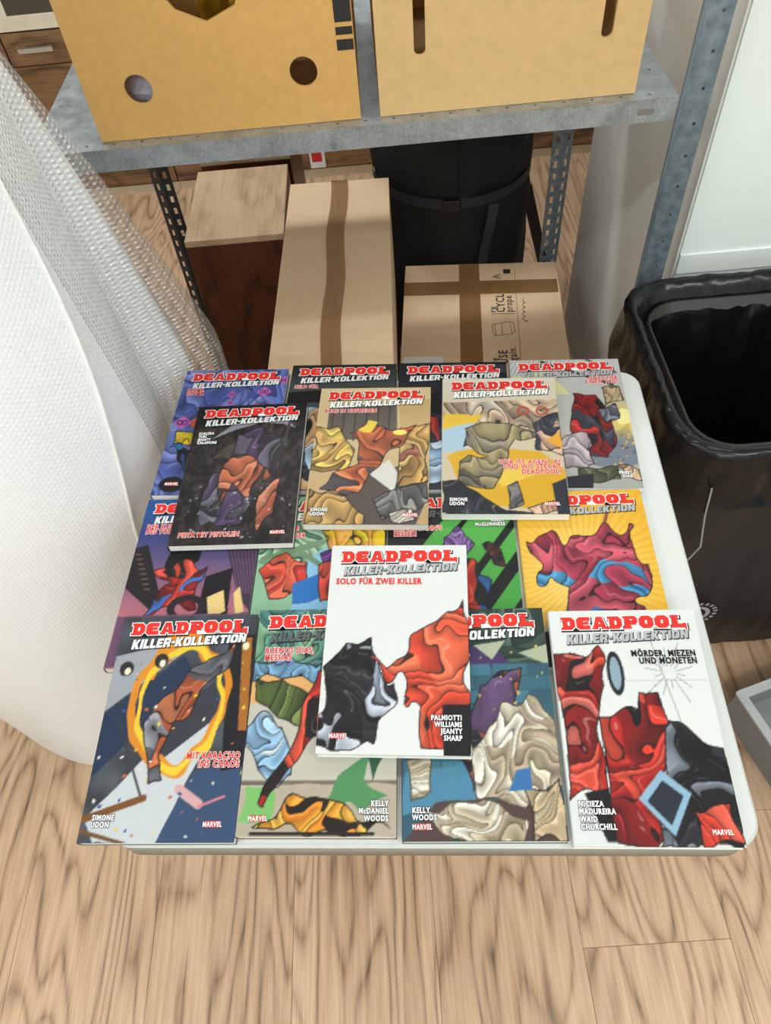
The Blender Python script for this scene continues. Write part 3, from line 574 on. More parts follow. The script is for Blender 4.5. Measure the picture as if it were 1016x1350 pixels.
def art_P():
    s = Art(15, (150, 206, 236)); s.grad((130, 180, 140), (150, 206, 240), 0.1, 0.4)
    s.shards([(0, 0), (0.6, 0), (0.5, 0.3), (0.3, 0.44), (0, 0.5)], [(140, 186, 150), (116, 164, 136), (170, 206, 170)], 30, 0.08, 0.006, False)
    s.poly([(0, 0.4), (0.3, 0.5), (0.3, 1), (0, 1)], (150, 196, 160), 0.06).line((0.05, 0.4), (0.5, 0.3), 0.03, (120, 150, 116)).line((0.3, 0.34), (0.5, 0.44), 0.022, (120, 150, 116))
    s.shards([(0.5, 0.22), (0.75, 0.14), (1, 0.16), (1, 0.36), (0.6, 0.36)], [(246, 214, 40), (236, 190, 30), (250, 170, 60)], 16, 0.05).shards([(0.5, 0.36), (0.62, 0.34), (0.6, 0.5), (0.5, 0.5)], [(110, 50, 140), (80, 36, 110)], 6, 0.04)
    s.shards([(0.04, 0.46), (0.2, 0.38), (0.42, 0.42), (0.4, 0.6), (0.14, 0.62)], [(222, 70, 46), (200, 52, 36), (236, 100, 70)], 16, 0.06).poly([(0.3, 0.56), (0.5, 0.5), (0.56, 0.64), (0.3, 0.66)], (40, 120, 200), 0.05)
    s.shards([(0.5, 0.44), (0.9, 0.4), (0.95, 0.64), (0.5, 0.66)], RED, 18, 0.05); return s
def art_O():
    s = Art(16, (84, 180, 70)); s.grad((96, 190, 80), (60, 150, 60))
    for k, wd in ((0.1, 0.06), (0.35, 0.02), (0.75, 0.03), (1.0, 0.05), (1.25, 0.02), (1.45, 0.04)): s.line((k + 0.35, 0.1), (k - 0.5, 0.9), wd, (14, 16, 16))
    s.poly([(0, 0), (1, 0), (1, 0.13), (0, 0.13)], (30, 60, 36)).poly([(0, 0.1), (0.5, 0.1), (0.3, 0.3), (0, 0.4)], (16, 18, 18))
    s.shards([(0.46, 0.3), (0.58, 0.24), (0.66, 0.32), (0.6, 0.42), (0.46, 0.4)], [(120, 80, 150), (90, 56, 120), (150, 110, 180), (206, 50, 40)], 14, 0.05)
    s.shards([(0.4, 0.42), (0.64, 0.42), (0.76, 0.56), (0.72, 0.8), (0.5, 0.9), (0.36, 0.7)], [(220, 74, 44), (196, 50, 36), (40, 80, 140), (20, 20, 26)], 28, 0.06)
    s.shards([(0.74, 0.36), (0.9, 0.33), (0.92, 0.44), (0.78, 0.46)], [(22, 18, 18), (70, 30, 26)], 7, 0.06); return s

# ------------------------------------------------------------------ comic books
UV = [P2((i + 0.0) / (NX - 1), (j + 0.0) / (NY - 1)) for j in range(NY) for i in range(NX)]
idx = np.arange(NX * NY).reshape(NY, NX)
QF = np.stack([idx[1:, :-1], idx[1:, 1:], idx[:-1, 1:], idx[:-1, :-1]], -1).reshape(-1, 4)
co = np.zeros((NX * NY, 3)); co[:, :2] = UV
def cover_mesh(art):
    col = art.out().reshape(-1, 3)
    edge = mean_edge(col)
    v = co.tolist(); f = QF.tolist()
    b = len(v); c4 = [idx[0, 0], idx[0, -1], idx[-1, -1], idx[-1, 0]]
    v += [[co[k][0], co[k][1], -0.0005] for k in c4]
    ring = [list(idx[0, :]), list(idx[:, -1]), list(idx[-1, ::-1]), list(idx[::-1, 0])]
    for k in range(4): f.append([int(q) for q in ring[k]] + [b + (k + 1) % 4, b + k])
    f.append([b, b + 1, b + 2, b + 3][::-1] if False else [b, b + 1, b + 2, b + 3])
    me = bpy.data.meshes.new('front_cover'); me.from_pydata(v, [], f); me.update()
    at = me.color_attributes.new('print', 'FLOAT_COLOR', 'POINT')
    cc = np.ones((len(v), 4)); cc[:len(col), :3] = col; cc[len(col):, :3] = edge
    at.data.foreach_set('color', cc.ravel())
    return me
def mean_edge(col): return col.mean(0)
PAGES = MB().box(-BW / 2 + 0.0006, BW / 2 - 0.0012, -BH / 2 + 0.0008, BH / 2 - 0.0008, 0.0005, BT - 0.0006).mesh('page_block')
PAGES.materials.append(MATS['pages'])
BACK = MB().box(-BW / 2, BW / 2, -BH / 2, BH / 2, 0, 0.0005).mesh('back_cover')
rows = []
for k in range(9):
    a = -math.pi / 2 - math.pi * k / 8; rows.append([(-BW / 2 + 0.0007 + 0.0018 * math.cos(a), yy, BT / 2 - 0.0002 + (BT / 2 - 0.0002) * math.sin(a)) for yy in (-BH / 2, BH / 2)])
mb = MB(); mb.quadgrid(rows); mb.ngon([r[0] for r in rows]); mb.ngon([r[1] for r in rows][::-1]); SPINE = mb.mesh('spine', False)
SL = 0.0712; TA = math.atan(SL)
def book(label, art, x, y, th, z, tilt, series, texts, badge, spine):
    X, Y = T(x, y)
    b = thing('comic_book', label, 'comic book', (X, Y, TH + z + 0.0003), group='comic books laid out on the table', rot=(tilt, 0, math.radians(th) + FL))
    obj('page_block', PAGES, None, b)
    key = 'spine_%d_%d_%d' % spine
    if key not in MATS: plain(key, rgb(*spine), 0.35, noise=0.02)
    bk = BACK.copy(); bk.materials.append(MATS[key]); obj('back_cover', bk, None, b)
    sp = SPINE.copy(); sp.materials.append(MATS[key]); obj('spine', sp, None, b)
    c = obj('front_cover', cover_mesh(art()), 'cover_print', b, loc=(0, 0, BT))
    obj('title_lettering', TITLE, None, c)
    obj('series_lettering', SERIES[series], None, c)
    for tx_ in texts: lettering(c, *tx_)
    if badge: xx, yy = P2(*badge); obj('publisher_badge', BADGE, None, c, loc=(xx, yy, 0.0004))
    return b
S_, A_ = 'subtitle_lettering', 'author_lettering'
z0f = 0.0; zf = BT + 0.0008
# back row, flat on the table
book('blue comic with pink diamonds and yellow patch in back left corner, nearest the bubble wrap', art_I, -0.313, 0.768, -1.8, 0, 0, 'silver', [(S_, 'KARMA\nDRAMA', 0.06, 0.17, 0.022, 'rw', 'LEFT', 0.8)], (0.16, 0.92), (60, 76, 140))
book('black-topped comic in back row in front of the tall carton', art_J, -0.139, 0.7705, -2.0, 0, 0, 'silver', [(S_, 'HELD FÜR', 0.05, 0.185, 0.022, 'rw')], None, (20, 20, 24))
book('dark comic in back row mostly hidden behind the pale yellow-car one', art_K, 0.034, 0.7655, -2.0, 0, 0, 'silver', [], None, (16, 18, 24))
book('grey comic with yellow explosion in back right corner of the table', art_L, 0.2075, 0.762, -1.9, 0, 0, 'grey', [(S_, 'GOTT FÜR\nEINEN TAG!', 0.96, 0.155, 0.024, 'rw', 'RIGHT', 0.8), (A_, 'PRIEST\nDIAZ', 0.93, 0.89, 0.016, 'w', 'RIGHT', 0.9)], None, (150, 150, 150))
# middle row, flat on the table
book('blue-topped comic with purple skyline at left edge, overhanging the table', art_N, -0.318, 0.504, -0.4, 0, 0, 'silver', [(S_, 'DER KUSS\nDES TODES', 0.05, 0.175, 0.024, 'rw', 'LEFT', 0.8)], None, (120, 84, 116))
book('light blue and sage green comic partly hidden behind the central white one', art_P, -0.1475, 0.502, 0.0, 0, 0, 'silver', [(S_, 'STE', 0.30, 0.20, 0.024, 'rw', 'RIGHT'), (S_, 'NGER', 0.36, 0.245, 0.024, 'rw', 'RIGHT')], None, (120, 160, 130))
book('bright green comic with black diagonal stripes', art_O, 0.0235, 0.501, 0.0, 0, 0, 'dark', [(S_, "KEINER KANN'S\nBESSER!", 0.05, 0.215, 0.024, 'rw', 'LEFT', 0.85), (A_, 'KELLY\nMcGUINNESS', 0.93, 0.175, 0.018, 'w', 'RIGHT', 0.9)], None, (220, 222, 218))
book('yellow sunburst comic at the right edge of the middle row', art_M, 0.197, 0.499, 0.0, 0, 0, 'grey', [], None, (226, 190, 90))
# front row, leaning on the middle row
zt = BH / 2 * SL
book('circus comic with ring of fire and confetti in front left corner', art_B, -0.299, 0.308, 0.3, zt, TA, 'white', [(S_, 'MIT KARACHO\nINS CHAOS', 0.98, 0.645, 0.024, 'rw', 'RIGHT', 0.85), (A_, 'SIMONE\nUDON', 0.07, 0.895, 0.018, 'w', 'LEFT', 0.9)], (0.85, 0.93), (60, 64, 72))
book('green and orange comic in front row beside the circus one', art_C, -0.13, 0.314, 0.0, zt, TA, 'dark', [(S_, 'BUENOS DIAS,\nMESSIAS', 0.07, 0.195, 0.024, 'rw', 'LEFT', 0.85), (A_, 'KELLY\nMcDANIEL\nWOODS', 0.95, 0.865, 0.018, 'w', 'RIGHT', 0.95)], (0.13, 0.93), (100, 40, 40))
book('teal brick wall comic with cream wrappings in front row', art_D, 0.044, 0.31, 0.3, zt, TA, 'silver', [(S_, 'OD', 0.47, 0.215, 0.024, 'rw', 'RIGHT'), (A_, 'KELLY\nWOODS', 0.06, 0.875, 0.018, 'w', 'LEFT', 0.9)], (0.12, 0.945), (40, 60, 56))
book('white comic with black and red cover in front right corner', art_A, 0.218, 0.305, -0.3, zt, TA, 'grey', [(S_, 'MÖRDER, MIEZEN\nUND MONETEN', 0.95, 0.20, 0.024, 'k', 'RIGHT', 0.85), (A_, 'NICIEZA\nMADUREIRA\nWAID\nCHURCHILL', 0.05, 0.835, 0.018, 'w', 'LEFT', 0.95)], (0.88, 0.945), (214, 216, 212))
# lying on top of others
book('dark grey comic with curved blade lying over the left back books', art_F, -0.269, 0.673, 0.2, zf, 0, 'silver', [(S_, 'PIETÀ MIT PISTOLEN', 0.07, 0.925, 0.024, 'rw'), (A_, 'SCALERA\nTURI\nJEANTY\nCALAFIORE', 0.06, 0.215, 0.015, 'w', 'LEFT', 0.95)], (0.87, 0.93), (24, 22, 24))
book('tan comic with orange diagonal lying over the middle back books', art_G, -0.086, 0.70, -2.0, zf, 0, 'white', [(S_, 'RUHE IN UNFRIEDEN', 0.06, 0.18, 0.022, 'rw'), (A_, 'SIMONE\nUDON', 0.05, 0.9, 0.018, 'w', 'LEFT', 0.9)], (0.86, 0.94), (190, 170, 130))
book('pale comic with yellow car shape lying over the right back books', art_H, 0.101, 0.711, -2.0, zf, 0, 'white', [(S_, 'WER IST AGENT X?\nUND WO STECKT\nDEADPOOL?', 0.97, 0.64, 0.026, 'rw', 'RIGHT', 0.8), (A_, 'SIMONE\nUDON', 0.06, 0.9, 0.018, 'w', 'LEFT', 0.9)], (0.87, 0.935), (220, 214, 200))
ye = 0.392
book('white comic with red and black cover lying on top at the table centre', art_E, -0.046, ye, -1.3, BT + (ye - 0.185) * SL + 0.0012, TA, 'grey', [(S_, 'SOLO FÜR ZWEI KILLER', 0.05, 0.185, 0.026, 'r'), (A_, 'PALMIOTTI\nWILLIAMS\nJEANTY\nSHARP', 0.94, 0.835, 0.018, 'w', 'RIGHT', 0.95)], (0.14, 0.925), (214, 216, 214))

# ------------------------------------------------------------------ shelf
SX0, SX1, SY0, SY1, SZ = -0.533, 0.467, 1.147, 1.677, 0.271 + TH
sh = thing('metal_shelf', 'galvanised metal shelf unit standing behind the table', 'shelf', ((SX0 + SX1) / 2, (SY0 + SY1) / 2, 0))
def rel(o, r=sh): o.location = tuple(Vector(o.location) - Vector(r.location)); return o
holes = [circ(SX0 + 0.045 + 0.0435 * k, SY0 + 0.018, 0.0027, n=8) for k in range(22)] + [circ(SX1 - 0.02, SY0 + 0.1 + 0.09 * k, 0.0027, n=8) for k in range(5)]
deck = obj('deck', plate([(SX0, SY0), (SX1, SY0), (SX1, SY1), (SX0, SY1)], holes, 0.0016), 'galvanised', sh); deck.location = (0, 0, SZ - 0.0008); rel(deck)
slot = rrect(SX1 - 0.062, SX1 - 0.036, SZ - 0.022, SZ - 0.012, 0.0045, 3)
fl_ = plate([(SX0, SZ - 0.033), (SX1, SZ - 0.033), (SX1, SZ + 0.0006), (SX0, SZ + 0.0006)], [slot], 0.0016)
lp = obj('front_lip', fl_, 'galvanised', sh, loc=(0, SY0, 0), rot=(math.pi / 2, 0, 0)); rel(lp)
def relb(name, *a, mat='galvanised', bevel=0):
    o = bx(name, *a, mat, sh, bevel); o.location = -sh.location; return o
relb('back_lip', SX0, SX1, SY1 - 0.0016, SY1, SZ - 0.033, SZ - 0.0016)
relb('side_lip', SX0, SX0 + 0.0016, SY0 + 0.001, SY1, SZ - 0.033, SZ - 0.0016)
relb('side_lip', SX1 - 0.0016, SX1, SY0 + 0.001, SY1, SZ - 0.033, SZ - 0.0016)
relb('stiffener', SX0 + 0.05, SX1 - 0.05, 1.40, 1.43, SZ - 0.02, SZ - 0.0017)
PH = 1.9; PW_ = 0.046
def post_round():
    hs = [circ(0.030, 0.0425 + 0.0515 * k, 0.0032, n=10) for k in range(int(PH / 0.0515))]
    return plate([(0, 0), (PW_, 0), (PW_, PH), (0, PH)], hs, 0.002)
def post_slots(wd):
    mb = MB(); k = 0; h = 0.0042
    mb.box(0, wd / 2 - h, 0, PH, -0.001, 0.001); mb.box(wd / 2 + h, wd, 0, PH, -0.001, 0.001)
    while 0.036 + 0.03 * k < PH:
        mb.box(wd / 2 - h, wd / 2 + h, 0.036 + 0.03 * k, min(0.05 + 0.03 * k, PH), -0.001, 0.001); k += 1
    mb.box(wd / 2 - h, wd / 2 + h, 0, 0.02, -0.001, 0.001)
    return mb.mesh('post')
HZ = TH + 0.351 - 0.0515 * 21 - 0.0425
for sx, x in ((1, SX1 + 0.0008), (-1, SX0 - 0.0008)):
    # front posts: a wide front flange with round holes, a rolled inner edge and a side flange
    p = obj('post', post_round(), 'post_steel', sh, loc=(x - (0 if sx > 0 else PW_), SY0 - 0.001, 0), rot=(math.pi / 2, 0, 0)); rel(p)
    e = MB(); xi = x if sx > 0 else x; e.tube([(xi + sx * 0.002, SY0 - 0.002, 0), (xi + sx * 0.002, SY0 - 0.002, PH)], 0.0035, 10)
    q = obj('rolled_edge', e.mesh('rolled_edge', True), 'post_steel', sh); q.location = -sh.location
    relb('side_flange', *(sorted((x + sx * PW_, x + sx * (PW_ - 0.002)))), SY0 + 0.0005, SY0 + 0.035, 0, PH, mat='post_steel')
    # rear posts: angle with two slotted flanges
    xr = SX1 - 0.03 if sx > 0 else SX0 + 0.03
    for nm, rot in (('post', (math.pi / 2, 0, 0)),):
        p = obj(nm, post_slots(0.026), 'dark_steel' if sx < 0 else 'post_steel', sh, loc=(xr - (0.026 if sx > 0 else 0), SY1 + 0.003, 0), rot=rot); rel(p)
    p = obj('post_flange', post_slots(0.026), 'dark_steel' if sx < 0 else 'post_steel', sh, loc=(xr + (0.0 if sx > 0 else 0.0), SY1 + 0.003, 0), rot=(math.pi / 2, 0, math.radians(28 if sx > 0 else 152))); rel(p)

# ------------------------------------------------------------------ boxes on the shelf
def crate(label, x0, x1, holes, mat, hgt, y0=1.172, dep=0.40):
    z = SZ + 0.0006; b = thing('cardboard_crate', label, 'box', ((x0 + x1) / 2, y0 + dep / 2, z), group='cardboard crates on the shelf')
    w2 = (x1 - x0) / 2; t_ = 0.006
    ho = [[(a - (x0 + x1) / 2, c - (SZ - TH)) for a, c in h] for h in holes]
    o = obj('front_wall', plate([(-w2, 0), (w2, 0), (w2, hgt), (-w2, hgt)], ho, t_), mat, b, loc=(0, -dep / 2 + t_ / 2, 0), rot=(math.pi / 2, 0, 0))
    bx('back_wall', -w2, w2, dep / 2 - t_, dep / 2, 0, hgt, mat, b)
    bx('side_wall', -w2, -w2 + t_, -dep / 2 + t_, dep / 2 - t_, 0, hgt, mat, b); bx('side_wall', w2 - t_, w2, -dep / 2 + t_, dep / 2 - t_, 0, hgt, mat, b)
    bx('bottom', -w2 + t_, w2 - t_, -dep / 2 + t_, dep / 2 - t_, 0, 0.006, 'kraft_core', b)
    bx('lid_panel', -w2 + t_, w2 - t_, -dep / 2 + t_, -0.05, hgt - 0.012, hgt - 0.006, 'kraft_core', b); bx('lid_panel', -w2 + t_, w2 - t_, 0.05, dep / 2 - t_, hgt - 0.012, hgt - 0.006, 'kraft_core', b)
    return b, w2
hexh = [(-0.272, 0.462), (-0.258, 0.438), (-0.218, 0.420), (-0.175, 0.437), (-0.162, 0.462), (-0.217, 0.48)]
cb, w2 = crate('golden brown cardboard crate with two round holes and black bars', -0.421, -0.016, [circ(-0.34, 0.342, 0.0205, 0.021, 20), circ(-0.094, 0.345, 0.0205, 0.021, 20), hexh], 'kraft_gold', 0.235)
for a, c in ((0.405, 0.50), (0.389, 0.400), (0.368, 0.384)):
    pass
for z0_, z1_ in ((0.134, 0.205), (0.118, 0.128), (0.098, 0.112)):
    bx('printed_bar', w2 - 0.025, w2 - 0.001, -0.2006, -0.2001, z0_, z1_, 'print_black', cb)
crate('pale brown cardboard crate with two upright slots beside the metal post', 0.014, 0.405, [rrect(0.069, 0.086, 0.352, 0.45, 0.008, 4), rrect(0.339, 0.356, 0.352, 0.45, 0.008, 4), [(0.155, 0.43), (0.17, 0.414), (0.205, 0.414), (0.22, 0.43), (0.22, 0.455), (0.155, 0.455)]], 'kraft_light', 0.235)
def crumple(name, c, r, mat, label, cat, seed, sq=(1, 1, 1)):
    bm = bmesh.new(); bmesh.ops.create_icosphere(bm, subdivisions=3, radius=1); rr = np.random.RandomState(seed); d = rr.randn(12, 3)
    for v_ in bm.verts:
        k = 1 + 0.12 * sum(math.sin(3 * v_.co.dot(Vector(q)) + i) for i, q in enumerate(d)) / 4
        v_.co = Vector((v_.co.x * sq[0], v_.co.y * sq[1], v_.co.z * sq[2])) * r * k
    zmin = min(v_.co.z for v_ in bm.verts); bmesh.ops.translate(bm, verts=bm.verts, vec=(0, 0, -zmin))
    me = bpy.data.meshes.new(name); bm.to_mesh(me); bm.free(); return tag(obj(name, me, mat, loc=c), label, cat)
crumple('crumpled_paper', (-0.335, 1.25, SZ + 0.007), 0.048, 'lilac_paper', 'crumpled pale lilac paper seen through the round hole of the golden crate', 'paper', 3, (1, 1, 0.9))
crumple('gold_packet', (-0.2, 1.32, SZ + 0.007), 0.06, 'gold_foil', 'shiny gold packet inside the golden crate behind its hand hole', 'packet', 5, (1, 0.7, 1.4))

# ------------------------------------------------------------------ cartons on the floor
b1 = thing('tall_carton', 'tall long brown carton sealed with one strip of tape', 'box', (-0.104, 1.325, 0), math.radians(-2.2))
H1 = 0.62
bx('body', -0.119, 0.119, -0.385, 0.385, 0, H1 - 0.004, 'kraft_dark', b1, 0.003)
for s_ in (-1, 1): bx('flap', *sorted((s_ * 0.0015, s_ * 0.119)), -0.384, 0.384, H1 - 0.0038, H1, 'kraft_dark', b1, 0.0012)
random.seed(2)
rows = []
for i in range(40):
    y = -0.384 + 0.768 * i / 39; rows.append([(-0.02 + 0.04 * k / 8 + 0.003 * math.sin(i * 0.4), y, H1 + 0.0006 + 0.0016 * abs(math.sin(k * 1.1 + i * 0.5)) + random.uniform(0, 0.0012)) for k in range(9)])
rows = [[(p[0], 0.3845, H1 - 0.05) for p in rows[-1]]] + rows[::-1]
mb = MB(); mb.quadgrid(rows); obj('tape', mb.mesh('tape', True), 'tape', b1)
H2 = 0.39
b2 = thing('flat_carton', 'brown carton with recycling print and crossed tape below the black bag', 'box', (0.224, 1.38, 0), math.radians(-5.6))
bx('body', -0.195, 0.195, -0.165, 0.28, 0, H2 - 0.003, 'kraft_dark', b2, 0.003)
bx('flap', -0.194, -0.0295, -0.164, 0.279, H2 - 0.0028, H2, 'kraft_dark', b2, 0.001); bx('flap', -0.0275, 0.194, -0.164, 0.279, H2 - 0.0028, H2, 'kraft_dark', b2, 0.001)
bx('tape', -0.055, -0.003, -0.164, 0.279, H2 + 0.0002, H2 + 0.0005, 'tape', b2); bx('tape', -0.194, 0.19, 0.153, 0.206, H2 + 0.0006, H2 + 0.0009, 'tape', b2)
lb = bx('shipping_label', -0.188, -0.095, -0.15, -0.075, H2 + 0.0002, H2 + 0.0005, 'label_white', b2)
for k in range(14): bx('barcode_bar', -0.155 + 0.003 * k, -0.155 + 0.003 * k + (0.0018 if k % 3 else 0.001), -0.13, -0.095, H2 + 0.0005, H2 + 0.0007, 'print_black', lb)
def boxtext(txt, x, y, size, off=0.0004, mat='print_black', squeeze=0.9):
    me = text_mesh(txt, size, off, 'LEFT', squeeze); return obj('printed_text', me, mat, b2, loc=(x, y, H2 + 0.0004), rot=(0, 0, math.pi / 2))
boxtext('re', 0.034, 0.080, 0.026); boxtext('CYCLI', 0.055, 0.080, 0.029, 0.0006); boxtext('prope', 0.074, 0.080, 0.026)
boxtext('re', 0.032, -0.105, 0.026); boxtext('USE', 0.053, -0.105, 0.029, 0.0006); boxtext('again.', 0.074, -0.105, 0.026)
mb = MB(); zz = H2 + 0.0006
def pl(pts, r=0.0006): mb.tube([(x, y, zz) for x, y in pts], r, 5)
pl([(0.022, 0.074), (0.078, 0.074)]); pl([(0.03, -0.006), (0.028, 0.036), (0.064, 0.044), (0.068, 0.0), (0.03, -0.006)]); pl([(0.045, -0.003), (0.045, 0.04)]); pl([(0.03, -0.006), (0.024, 0.0), (0.022, 0.032), (0.028, 0.036)]); pl([(0.068, 0.0), (0.076, 0.008), (0.072, 0.042), (0.064, 0.044)])
pl([(0.03, 0.222), (0.05, 0.232), (0.05, 0.212), (0.03, 0.222)]); pl([(0.036, 0.222), (0.046, 0.227), (0.046, 0.217), (0.036, 0.222)]); pl([(0.087, 0.25), (0.082, -0.16)], 0.0004)
obj('printed_icon', mb.mesh('printed_icon'), 'print_black', b2)
bx('printed_square', 0.058, 0.076, 0.234, 0.252, H2 + 0.0003, H2 + 0.0005, 'print_black', b2)
mb = MB(); hw = [(0.095 + 0.014 * (0.5 + 0.5 * math.sin(k * 1.25)) * (1.0 if k < 5 else 0.55) + 0.0008 * k / 4, 0.04 + 0.0035 * k + 0.003 * math.cos(k * 1.25)) for k in range(26)]
pl(hw, 0.0007); obj('handwriting', mb.mesh('handwriting'), 'handwriting', b2)

# ------------------------------------------------------------------ wooden boxes
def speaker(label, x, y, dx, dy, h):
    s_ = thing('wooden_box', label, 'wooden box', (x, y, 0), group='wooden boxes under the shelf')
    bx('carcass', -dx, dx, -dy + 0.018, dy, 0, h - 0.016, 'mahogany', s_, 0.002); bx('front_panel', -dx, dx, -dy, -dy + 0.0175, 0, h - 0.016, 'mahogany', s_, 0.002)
    bx('top_panel', -dx, dx, -dy, dy, h - 0.0155, h, 'pale_wood', s_, 0.0015); return s_  # top panel has a paler tone than carcass and front
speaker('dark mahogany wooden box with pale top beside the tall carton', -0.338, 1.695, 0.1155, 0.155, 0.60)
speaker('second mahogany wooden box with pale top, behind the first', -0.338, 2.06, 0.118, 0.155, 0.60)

# ------------------------------------------------------------------ black duffel bag
bag = thing('duffel_bag', 'black upright duffel bag with grey strap and buckle behind the cartons', 'bag', (0.2, 1.895, 0))
rows = []; NB = 64
for z in np.linspace(0, 0.92, 30):
    row = []
    for k in range(NB):
        a = 2 * math.pi * k / NB; r = 0.203 + 0.006 * math.sin(5 * a + 7 * z) + 0.004 * math.sin(11 * a - 13 * z)
        e = min(z / 0.05, (0.92 - z) / 0.05, 1); r *= 0.82 + 0.18 * math.sqrt(max(0, 1 - (1 - e) ** 2)); r -= 0.008 * math.exp(-((z - 0.545) / 0.02) ** 2)
        row.append((r * math.cos(a), r * math.sin(a), z))
    rows.append(row)
mb = MB(); mb.quadgrid(rows, closed_u=True); mb.ngon(rows[0][::-1]); mb.ngon(rows[-1]); obj('body', mb.mesh('body', True), 'black_fabric', bag)
def bandpts(a0, a1, z, r, hh, sag=0.0, n=40):
    A = np.linspace(a0, a1, n); return [[(r * math.cos(a), r * math.sin(a), z - sag * math.sin(2 * a) + s_ * hh) for a in A] for s_ in (-1, 1)]
mb = MB(); mb.quadgrid(bandpts(0, 2 * math.pi, 0.545, 0.208, 0.013, 0.0)); obj('strap', mb.mesh('strap', True), 'webbing', bag)
mb = MB(); mb.box(-0.022, 0.022, -0.218, -0.204, 0.53, 0.56); bk = obj('buckle', mb.mesh('buckle', bevel=0.003), 'black_plastic', bag); bk.rotation_euler = (0, 0, -0.1)
rows = [[(0.085 + 0.012 * s_ - 0.03 * k / 12, -0.196 - 0.006 * math.sin(k * 0.6) - 0.008 - 0.012 * k / 12, 0.535 - 0.2 * k / 12) for s_ in (-1, 1)] for k in range(13)]
mb = MB(); mb.quadgrid(rows); obj('strap_end', mb.mesh('strap_end', True), 'webbing', bag)
mb = MB(); mb.tube([(0.0, -0.2055, 0.06), (0.0, -0.209, 0.5), (0.0, -0.207, 0.86)], 0.004, 6); obj('seam', mb.mesh('seam', True), 'black_fabric', bag)
mb = MB(); P0, P1 = Vector((0.545, 2.12, 0.0)), Vector((0.425, 1.995, 0.40)); ax = (P1 - P0).normalized(); sd = ax.cross(Vector((0, -1, 0.3))).normalized() * 0.016; nn = ax.cross(sd).normalized() * 0.006
b_ = [[tuple(P + sd * a + nn * c) for a, c in ((-1, -1), (1, -1), (1, 1), (-1, 1))] for P in (P0, P1)]
mb.quadgrid(b_, closed_u=True); mb.ngon(b_[0]); mb.ngon(b_[1]); tag(obj('metal_bar', mb.mesh('metal_bar'), 'black_plastic'), 'black flat bar leaning against the duffel bag', 'bar')

# ------------------------------------------------------------------ sideboard behind
CY = 2.87
edges = [-2.14, -1.692, -1.243, -0.79, -0.34, 0.11, 0.56, 1.0]
words = ['far left end of the row', 'left of the one with the silver handle', 'silver handle beside the bubble wrap', 'behind the golden crate', 'behind the wooden boxes', 'behind the duffel bag', 'right end behind the wall']
for k in range(7):
    a, b = edges[k] + 0.0008, edges[k + 1] - 0.0008; wd = (b - a) / 2
    c = thing('sideboard_unit', 'brown wood-grain cabinet unit with cream glass door, ' + words[k], 'cabinet', ((a + b) / 2, CY + 0.2, 0), group='sideboard units along the back wall')
    bx('plinth', -wd, wd, -0.19, 0.19, 0, 0.035, 'skirting_light', c); bx('body', -wd, wd, -0.18, 0.2, 0.035, 1.9, 'cabinet_wood', c)
    bx('door', -wd + 0.002, wd - 0.002, -0.2, -0.181, 0.045, 0.50, 'cabinet_wood', c); dr = bx('drawer', -wd + 0.002, wd - 0.002, -0.2, -0.181, 0.504, 0.606, 'cabinet_wood', c)
    hd = MB(); hd.box(-0.115, 0.005, -0.228, -0.216, 0.552, 0.566); hd.box(-0.105, -0.095, -0.216, -0.2005, 0.554, 0.564); hd.box(-0.015, -0.005, -0.216, -0.2005, 0.554, 0.564)
    hx = -1.075 - ((a + b) / 2) if k == 2 else 0.06
    o = obj('handle', hd.mesh('handle'), 'aluminium', dr); o.location = (hx, 0, 0)
    d = obj('glass_door', plate([(-wd + 0.002, 0.612), (wd - 0.002, 0.612), (wd - 0.002, 1.89), (-wd + 0.002, 1.89)], [[(-wd + 0.05, 0.655), (wd - 0.05, 0.655), (wd - 0.05, 1.84), (-wd + 0.05, 1.84)]], 0.02), 'cream_frame', c, loc=(0, -0.191, 0), rot=(math.pi / 2, 0, 0))
    g = bx('pane', -wd + 0.051, wd - 0.051, 0.656, 1.839, -0.002, 0.002, 'glass_dark', d)
tg = thing('paper_tag', 'small red and white paper tag on the cabinet front beside the duffel bag', 'tag', (-0.225, CY - 0.0015, 0.09))
bx('card', -0.03, 0.03, -0.001, 0.0, -0.045, 0.05, 'label_white', tg); bx('red_print', -0.022, 0.018, -0.0016, -0.001, -0.02, 0.04, 'red_paper', tg)

# ------------------------------------------------------------------ bubble wrap roll
RC = (-0.68, 0.85)
def film(name, fn, a0, a1, z0, z1, na, nz, mat, parent, closed=False):
    A = np.linspace(math.radians(a0), math.radians(a1), na); Zs = np.linspace(z0, z1, nz); vs, uv, f = [], [], []
    for z in Zs:
        for a in A:
            r, zz_ = fn(a, z); vs.append((r * math.cos(a), r * math.sin(a), zz_)); uv.append((0.33 * a, zz_))
    for j in range(nz - 1):
        for i in range(na - 1): f.append((j * na + i, j * na + i + 1, (j + 1) * na + i + 1, (j + 1) * na + i))
    me = bpy.data.meshes.new(name); me.from_pydata(vs, [], f); ul = me.uv_layers.new(name='UVMap')
    li = np.zeros(len(me.loops), int); me.loops.foreach_get('vertex_index', li); ul.data.foreach_set('uv', np.array(uv)[li].ravel())
    me.polygons.foreach_set('use_smooth', [True] * len(f)); me.update()
    return obj(name, me, mat, parent)
roll = thing('bubble_wrap_roll', 'big standing roll of white bubble wrap left of the table', 'bubble wrap', (RC[0], RC[1], 0))
def clampr(a, r): return min(r, 0.288 / max(math.sin(a), 1e-3)) if 0 < a < math.pi else r
def rbase(a, z):
    r = 0.290 - 0.03 * max(0, (z - TH) / 0.5) ** 1.1
    return r + 0.004 * math.sin(3 * a + 4 * z) + 0.003 * math.sin(7 * a - 6 * z)
def sstep(x): x = max(0.0, min(1.0, x)); return x * x * (3 - 2 * x)
